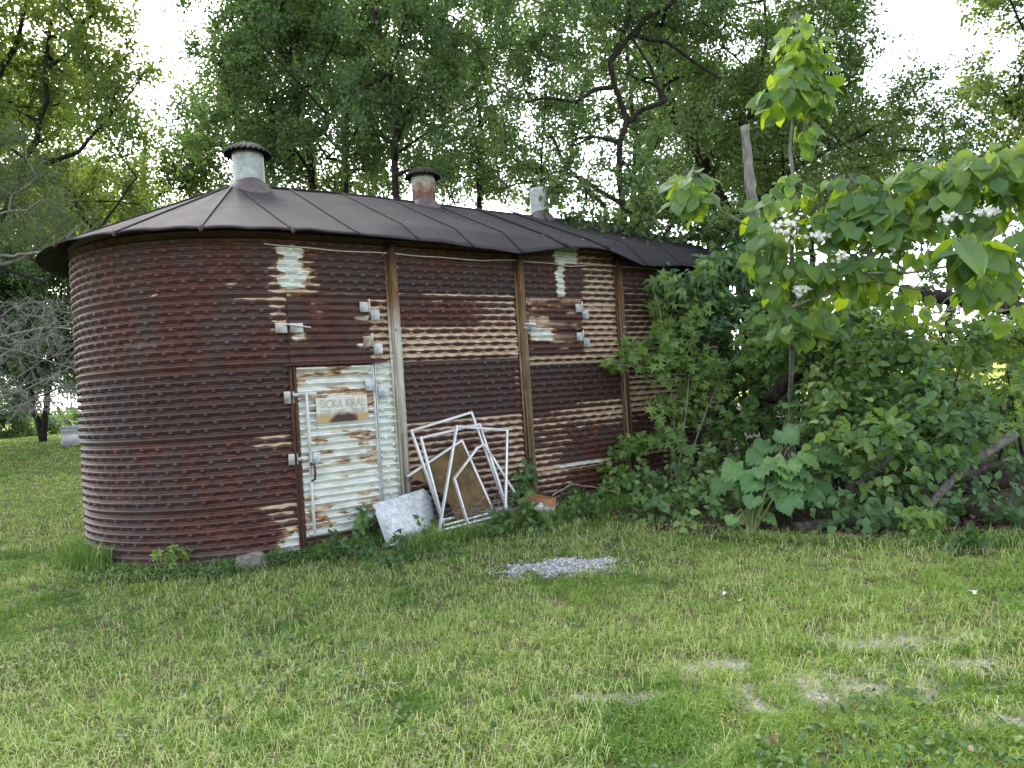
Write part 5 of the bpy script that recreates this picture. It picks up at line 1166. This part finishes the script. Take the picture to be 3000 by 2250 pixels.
shrub('wide dogwood shrub arching over the old beams and logs', 2720, 7.2, [((2700, 1250), (2650, 1100)), ((2740, 1250), (2800, 1120)), ((2690, 1300), (2600, 1200))], [ell(2620, 1130, 7.0, 140, 100, .5), ell(2740, 1170, 6.8, 140, 90, .5), ell(2680, 1250, 6.5, 130, 55, .35), ell(2820, 1240, 6.6, 90, 60, .35), ell(2600, 1230, 6.6, 80, 50, .3), ell(2680, 1020, 7.4, 150, 70, .5), ell(2560, 1050, 7.2, 80, 80, .4)], 62)
shrub('pale yellow green maple sprout shrub at the yard edge past the logs', 3000, 7.2, [((2980, 1250), (2950, 1080)), ((3020, 1250), (3060, 1060))], [ell(2930, 1020, 7.3, 130, 80, .5), ell(2960, 1130, 7.0, 110, 90, .45), ell(3060, 1000, 7.2, 130, 120, .5), ell(2990, 1240, 6.6, 60, 50, .3), ell(2850, 1060, 7.4, 90, 60, .4)], 63, 9, 44, 'maple_shrub', leaf='leaf_maple', tmpl=LOBED, size=.10)
shrub('loose green shrub below the catalpa flowers by the end of the bin', 2330, 8.4, [((2320, 1150), (2310, 980)), ((2340, 1100), (2400, 960))], [ell(2310, 960, 8.3, 110, 110, .6), ell(2420, 900, 8.6, 130, 80, .6), ell(2280, 1100, 8.2, 80, 90, .5), ell(2540, 920, 8.8, 110, 70, .6)], 64, 9)
shrub('sunny light green bushes seen through the gap behind the dogwoods', 2800, 11, [((2780, 1050), (2760, 980)), ((2850, 1050), (2900, 980))], [ell(2620, 1010, 11, 180, 90, .8), ell(2850, 1020, 11, 200, 80, .8), ell(3050, 1000, 11, 150, 120, .8), ell(2450, 1000, 11.5, 150, 110, .8)], 65, 4.5, 80, 'thicket_shrub', leaf='leaf_yel', size=.11, tmpl=RHOMB, cr=.4)
shrub('dark shaded shrubs filling the space behind the log pile', 2900, 8.6, [((2860, 1250), (2850, 1150)), ((2960, 1250), (2990, 1150))], [ell(2760, 1240, 8.6, 180, 110, .5), ell(2960, 1230, 8.4, 160, 130, .5), ell(2560, 1280, 8.6, 160, 90, .5), ell(2380, 1250, 8.6, 120, 120, .5)], 66, 8, 60, 'thicket_shrub')

shrub('dark green thicket between the end of the bin and the leaning post', 2350, 10, [((2350, 1150), (2340, 1000)), ((2450, 1150), (2470, 1000))], [ell(2280, 1000, 10.2, 150, 130, .7), ell(2480, 1060, 10.2, 170, 110, .7), ell(2260, 1180, 10, 140, 110, .6), ell(2450, 1200, 10, 170, 100, .6), ell(2240, 860, 10.5, 100, 90, .6), ell(2200, 1120, 10.3, 100, 140, .6), ell(2180, 1000, 10.6, 80, 120, .6), ell(2200, 1230, 8.6, 70, 90, .4), ell(2230, 1130, 8.9, 60, 70, .4)], 67, 4.2, 70, 'thicket_shrub', size=.11, cr=.36)
shrub('dark green thicket behind the log pile running out past the yard corner', 2850, 10, [((2800, 1150), (2780, 1050)), ((2950, 1150), (2990, 1050))], [ell(2680, 1130, 10, 180, 110, .7), ell(2900, 1130, 10, 180, 110, .7), ell(3080, 1120, 9.6, 150, 140, .7), ell(2700, 1240, 9.8, 200, 80, .6), ell(2950, 1240, 9.6, 200, 90, .6)], 68, 4.2, 70, 'thicket_shrub', size=.11, cr=.36)
shrub('dogwood shrub spilling leaves down over the leaning poles', 2600, 6.9, [((2560, 1350), (2540, 1230)), ((2620, 1350), (2660, 1250))], [ell(2560, 1260, 6.7, 90, 70, .35), ell(2480, 1200, 6.9, 90, 80, .4), ell(2680, 1270, 6.6, 80, 40, .3), ell(2590, 1300, 6.0, 80, 45, .25), ell(2690, 1335, 5.95, 60, 35, .2), ell(2770, 1260, 6.1, 90, 40, .25), ell(2640, 1395, 6.05, 40, 22, .15)], 69)
shrub('tall pale green bush rising behind the fallen log below the catalpa boughs', 2700, 11.5, [((2650, 1050), (2640, 850)), ((2780, 1050), (2800, 820))], [ell(2560, 760, 11.5, 130, 90, .8), ell(2700, 740, 11.5, 120, 60, .7), ell(2470, 860, 11.5, 120, 90, .8), ell(2900, 960, 11.5, 200, 60, .8), ell(2960, 760, 11.5, 110, 90, .8), ell(2840, 790, 11.5, 110, 50, .7), ell(2900, 850, 10.8, 130, 50, .6), ell(2760, 830, 11, 110, 45, .6), ell(2400, 780, 11.5, 90, 80, .7)], 70, 3.2, 70, 'thicket_shrub', leaf='leaf_mid', size=.10, cr=.36, tmpl=RHOMB)
shrub('mixed green shrub in front of the thicket below the catalpa leader', 2450, 7.8, [((2440, 1150), (2430, 900)), ((2500, 1150), (2560, 930))], [ell(2480, 930, 7.7, 120, 70, .5), ell(2620, 950, 7.7, 130, 60, .5), ell(2760, 980, 7.6, 120, 50, .5), ell(2360, 1010, 7.7, 90, 80, .5)], 73, leaf='leaf_maple', per=50)
# catalpa
b = foot(2310, 7.6); b[2] = 0
root = thing('catalpa_tree', 'young catalpa with very large heart leaves, white flowers and a tall lone leader shoot', 'tree', b)
def catalpa():
    r = np.random.default_rng(71); P = []; D = []; N = []; Z = []; A = []; B = []; ra = []; rb = []
    def limb(pts, r0, r1):
        pts = np.asarray(pts); m = len(pts)
        for i in range(m-1):
            A.append(pts[i]); B.append(pts[i+1]); ra.append(r0+(r1-r0)*i/(m-1)); rb.append(r0+(r1-r0)*(i+1)/(m-1))
    lead = L(6.4, (2322, 1000), (2318, 640), (2324, 520), (2314, 440), (2318, 385), (2336, 250), (2342, 120), (2330, 70))
    limb([b]+L(7.2, (2315, 1180))+lead, .045, .012)
    br1 = L(6.4, (2318, 760), (2240, 720), (2190, 660), (2090, 605), (2040, 580)); limb(br1, .018, .006)
    br2 = L(6.2, (2318, 900), (2420, 860), (2540, 800), (2640, 680), (2700, 560), (2760, 500)); limb(br2, .03, .010)
    br3 = L(6.0, (2540, 800), (2660, 800), (2780, 780), (2900, 700), (3060, 560)); limb(br3, .022, .010)
    br4 = L(6.2, (2420, 860), (2500, 760), (2580, 600)); limb(br4, .016, .006)
    br5 = L(6.0, (2540, 820), (2700, 850), (2860, 850)); limb(br5, .014, .006)
    def put(u, v, Dp, n, ru, rv, size, rd=.25):
        c = at(u, v, Dp); s = Dp/FPX
        for _ in range(int(n*2.5)):
            q = r.normal(size=3); q /= np.linalg.norm(q); q *= r.random()**.33
            p = c+CR*q[0]*ru*s+CU*q[1]*rv*s+CF*q[2]*rd
            out = CR*q[0]*1.1+CF*q[2]*.7
            d = unit(out+np.array([0, 0, -.75+.3*r.normal()])+.3*r.normal(size=3))
            nn = unit(np.array([0, 0, .55])+CR*q[0]*.5-CF*.55*(1 if q[2] < .3 else -.4)+.25*r.normal(size=3))
            z = size*(.5+.42*r.random()); P.append(p); D.append(d); N.append(nn); Z.append(z)
            st = p-d*.02; hub = c+(p-c)*.25+np.array([0, 0, .12]); A.append(hub); B.append(st); ra.append(.004); rb.append(.0025)
    put(2345, 150, 6.4, 22, 85, 75, .17); put(2310, 260, 6.4, 24, 85, 95, .20); put(2380, 250, 6.4, 16, 70, 100, .19); put(2360, 380, 6.4, 7, 50, 60, .17); put(2330, 80, 6.4, 6, 30, 30, .10)
    put(2030, 540, 6.4, 12, 60, 40, .19); put(2030, 590, 6.4, 11, 65, 45, .20)
    put(2300, 640, 6.3, 18, 110, 90, .20); put(2270, 740, 6.2, 12, 90, 70, .22); put(2420, 640, 6.3, 14, 90, 70, .19); put(2310, 560, 6.4, 8, 60, 40, .14)
    put(2560, 600, 6.1, 22, 110, 80, .21); put(2620, 640, 6.0, 12, 80, 70, .22); put(2500, 680, 6.1, 12, 80, 70, .21)
    put(2740, 530, 6.0, 26, 120, 65, .21); put(2880, 520, 5.8, 26, 120, 70, .21); put(3000, 480, 5.8, 20, 110, 90, .20); put(2760, 600, 5.9, 12, 100, 60, .22); put(2960, 620, 5.8, 14, 110, 80, .22)
    put(2830, 740, 5.4, 9, 70, 55, .26, .15); put(2930, 720, 5.6, 8, 80, 50, .2); put(2880, 850, 5.8, 7, 60, 40, .2); put(2930, 780, 5.8, 9, 80, 70, .17); put(2990, 800, 5.8, 8, 60, 70, .17)
    put(2350, 900, 6.4, 12, 90, 60, .18); put(2380, 950, 6.3, 8, 70, 50, .2); put(2560, 840, 6.4, 12, 110, 60, .16); put(2680, 880, 6.3, 8, 90, 50, .15)
    put(2330, 820, 6.25, 14, 110, 60, .2); put(2300, 960, 6.3, 10, 60, 60, .18); put(2440, 800, 6.2, 12, 100, 60, .19); put(2540, 780, 6.1, 10, 90, 50, .19); put(2700, 700, 6.0, 12, 100, 60, .2); put(2480, 560, 6.2, 10, 90, 40, .17); put(2960, 900, 6.2, 8, 90, 60, .17)
    P.append(at(2815, 715, 5.0)); D.append(unit(CR*.3-CU*.8-CF*.6)); N.append(unit(-CF*.45+np.array([.1, 0, .9]))); Z.append(.30)
    n = len(P); leaf_mesh('crown', HEART, P, D, N, np.array(Z), np.clip(.15+.75*r.random(n), 0, 1), M['leaf_catalpa'], root, True)
    frustums('trunk', A, B, np.array(ra)*.55, np.array(rb)*.6, M['bark_grey'], root, 7)
    for (u, v, Dp, ru, rv, k) in ((2308, 665, 5.8, 30, 30, 44), (2395, 690, 5.95, 30, 18, 20), (2460, 748, 6.0, 22, 16, 20), (2345, 850, 6.0, 26, 18, 28), (2775, 635, 5.5, 24, 14, 14), (2890, 620, 5.4, 34, 14, 26), (2610, 735, 5.9, 14, 14, 8)):
        c = at(u, v, Dp); s = Dp/FPX; f = []; d = []; nn = []
        for _ in range(k):
            q = r.normal(size=3)*.55; p = c+CR*q[0]*ru*s+CU*q[1]*rv*s+CF*q[2]*.05; ax = unit(-CF*.7+r.normal(size=3)*.7); t1 = unit(np.cross(ax, r.normal(size=3))); t2 = np.cross(ax, t1)
            for j in range(5):
                a_ = j*1.2566; f.append(p); d.append(t1*math.cos(a_)+t2*math.sin(a_)+ax*.5); nn.append(ax)
        leaf_mesh('flower_cluster', OVAL, f, d, nn, .024, r.random(len(f)), M['petal'], root)
catalpa()

# old grey post, leaning poles, logs and beams in the brush
stick('old_post', 'tall grey weathered pole leaning behind the far end of the roof', 'post', [foot(2260, 9.8)]+L(9.8, (2216, 700), (2196, 520), (2182, 370)), .075, .06, 'bark_grey', 12, .002, 8)
stick('leaning_pole', 'rough grey dead pole slanting up out of the log pile', 'pole', L(5.95, (2695, 1515), (2790, 1405), (2880, 1335), (2975, 1270)), .040, .033, 'pole_wood', 9, .003, 9)
stick('leaning_pole', 'thin grey dead pole slanting out from under the dogwood above the creeper', 'pole', L(6.25, (2510, 1420), (2580, 1368), (2660, 1312)), .034, .026, 'pole_wood', 8, .003, 10)
stick('leaning_pole', 'thick grey limb slanting up beside the end of the bin behind the burdock', 'branch', L(7.8, (2255, 1175), (2300, 1120), (2360, 1080), (2480, 960)), .075, .05, 'bark', 9, .01, 11)
def log(label, a_, b_, r0, seed, mat='rot_wood'):
    r = np.random.default_rng(seed); a_, b_ = np.asarray(a_, float), np.asarray(b_, float); n = 26; k = 22; d = unit(b_-a_); x = unit(np.cross(d, [0, 0, 1])); y = np.cross(x, d); V = []
    an = np.linspace(0, 2*np.pi, k, endpoint=False)
    for i in range(n+1):
        f = i/n; p = a_+(b_-a_)*f; rad = r0*(1+.16*(fbm(np.cos(an)*1.6+seed, np.sin(an)*1.6, f*1.2, seed)-.5)*2+.14*(fbm(an*4, 0*an, f*.8, seed+1)-.5)); end = (f*(1-f) < .004)
        ex = d*(.08*(fbm(an*3, 0*an, 0, seed+2)-.5))[:, None]*(1 if i in (0, n) else 0)
        V.append(p+rad[:, None]*(np.cos(an)[:, None]*x+np.sin(an)[:, None]*y)+ex)
    V = np.concatenate(V); q = [(i*k+j, i*k+(j+1) % k, (i+1)*k+(j+1) % k, (i+1)*k+j) for i in range(n) for j in range(k)]
    t = []; c0 = len(V); V = np.vstack([V, a_+d*.03, b_-d*.03])
    for j in range(k): t += [(c0, (j+1) % k, j), (c0+1, n*k+j, n*k+(j+1) % k)]
    o = MB().add(V, q, t).build('log', M[mat], None, True); tag(o, label, 'log')
log('big rotten log low at the yard edge, lowest of the log pile', at(2820, 1500, 6.1), at(3130, 1470, 6.1), .10, 81)
log('rotten log with splintered end resting on the lowest log', at(2810, 1425, 6.4), at(2965, 1400, 6.3), .085, 82)
log('pale split log end sunk in the litter in front of the creeper', on_z(2330, 1550, .03), on_z(2590, 1520, .05), .055, 83, 'old_wood')
plank('old_beam', 'grey squared beam lying level under the dogwood', 'beam', at(2560, 1388, 6.4), at(2715, 1385, 6.45), .12, .09, 'old_wood', 84)
plank('old_beam', 'grey beam slanting across the top of the rotten logs', 'beam', at(2760, 1415, 6.25), at(2995, 1345, 6.35), .08, .07, 'old_wood', 85)
plank('old_beam', 'dark beam farther back in the hollow under the shrubs', 'beam', at(2760, 1350, 7.6), at(2900, 1352, 7.6), .12, .1, 'old_wood', 86)
stick('fallen_log', 'long fallen grey log lying level behind the shrubs below the catalpa', 'log', L(10, (2640, 850), (2760, 872), (2880, 890), (3060, 915)), .085, .11, 'bark', 9, .01, 87)
def twigs_pile():
    r = np.random.default_rng(88); root = thing('dead_twigs', 'tangle of bare thin twigs below the fallen trunk', 'dead branches', foot(2800, 9.8)); limbs = [(L(9.8, (2660, 930), (2800, 905), (2950, 930)), .012, .006), (L(9.8, (2700, 1000), (2780, 900), (2830, 860)), .012, .006), (L(9.7, (2680, 890), (2860, 960)), .010, .005), (L(9.7, (2800, 850), (2820, 960)), .010, .005)]
    tg = np.array([at(2650+330*r.random(), 850+120*r.random(), 9.8+.3*r.normal()) for _ in range(90)]); pos, par, rad, ends = grow(limbs, tg, r, step=.2, curl=.2, up=0, tip=.0045, powr=.3); ok = par >= 0
    frustums('branches', pos[par[ok]], pos[ok], rad[par[ok]], rad[ok], M['bark_pale'], root, 5)
twigs_pile()
def leaf_litter():
    r = np.random.default_rng(89); n = 7000; x = 2.3+4.0*r.random(n); y = np.interp(x, EDGE[:, 0], EDGE[:, 1])+.0+1.1*r.random(n)**1.5-.12*r.random(n)
    k = ~in_bin(x, y, -.05); x, y = x[k], y[k]; n = len(x)
    a = NT('dead leaves'); c = a.ramp(a.attr('tint'), [(0, (.022, .015, .011)), (.5, (.060, .043, .028)), (1, (.17, .13, .09))])
    o = leaf_mesh('leaf_litter', OVAL, np.stack([x, y, terrain(x, y)+.012+.03*r.random(n)], 1), r.normal(size=(n, 3))*[1, 1, .3], np.array([0, 0, 1.0])+.5*r.normal(size=(n, 3)), .03+.03*r.random(n), r.random(n), a.done(a.bsdf(c, .85, .2)), None)
    tag(o, 'dead brown leaves and litter under the edge of the brush', 'leaf litter', kind='stuff')
leaf_litter()
def clover():
    r = np.random.default_rng(90); N = 14000; d = 2.2*np.exp(r.random(N)*math.log(9/2.2)); s_ = (r.random(N)*2-1)*.95; x = CX+d*(CF[0]+s_*CR[0]); y = CY+d*(CF[1]+s_*CR[1])
    k = (fbm(x*1.4, y*1.4, 0, 47, 3)+.22*sstep(.05, .4, s_)*(d < 4.5) > .58) & ~in_bin(x, y, -.05) & (gravel_mask(x, y) < .2) & (dirt_mask(x, y) < .6); x, y = x[k], y[k]; n = len(x)
    rad = R0+.05+.4*r.random(3800); a_ = np.radians(-15+75*r.random(3800)); x = np.concatenate([x, X0-rad*np.sin(a_)]); y = np.concatenate([y, R0-rad*np.cos(a_)]); n = len(x)
    o = leaf_mesh('lawn_clover', OVAL, np.stack([x, y, terrain(x, y)+.03+.025*r.random(n)], 1), r.normal(size=(n, 3))*[1, 1, .25], np.array([0, 0, 1.0])+.45*r.normal(size=(n, 3)), .018+.02*r.random(n), .25+.7*r.random(n), M['leaf_weed'], None)
    tag(o, 'small round clover and plantain leaves mixed into the lawn', 'clover', kind='stuff')
clover()

def lawn_litter():
    r = np.random.default_rng(95); n = 130; d = 2.3*np.exp(r.random(n)*math.log(9/2.3)); s_ = (r.random(n)*2-1)*.9; x = CX+d*(CF[0]+s_*CR[0]); y = CY+d*(CF[1]+s_*CR[1])
    k = ~in_bin(x, y, -.1) & (gravel_mask(x, y) < .2) & (dirt_mask(x, y) < .4); x, y = x[k], y[k]; n = len(x)
    a = NT('fallen leaf bits'); c = a.ramp(a.attr('tint'), [(0, (.07, .05, .025)), (.45, (.18, .14, .07)), (.75, (.20, .18, .09)), (1, (.27, .26, .16))])
    o = leaf_mesh('fallen_leaves', OVAL, np.stack([x, y, terrain(x, y)+.035+.02*r.random(n)], 1), r.normal(size=(n, 3))*[1, 1, .2], np.array([0, 0, 1.0])+.5*r.normal(size=(n, 3)), .018+.025*r.random(n), r.random(n), a.done(a.bsdf(c, .8, .2)), None)
    tag(o, 'tan and yellow fallen leaf bits sprinkled over the lawn', 'fallen leaves', kind='stuff')
    n = 90; s_ = .3+5.2*r.random(n); t = r.random(n)**.7*.9; k = r.random(n) < (.25+.75*sstep(2.5, 5, s_)); s_, t = s_[k], t[k]; n = len(s_)
    o = leaf_mesh('roof_litter', OVAL, roof_pt(s_, t)+[0, 0, .008], r.normal(size=(n, 3))*[1, .6, .1], np.array([0, -.45, .9])+.25*r.normal(size=(n, 3)), .025+.035*r.random(n), r.random(n), a.m, None)
    tag(o, 'scattered dry leaf bits lying on the metal roof', 'fallen leaves', kind='stuff')
lawn_litter()
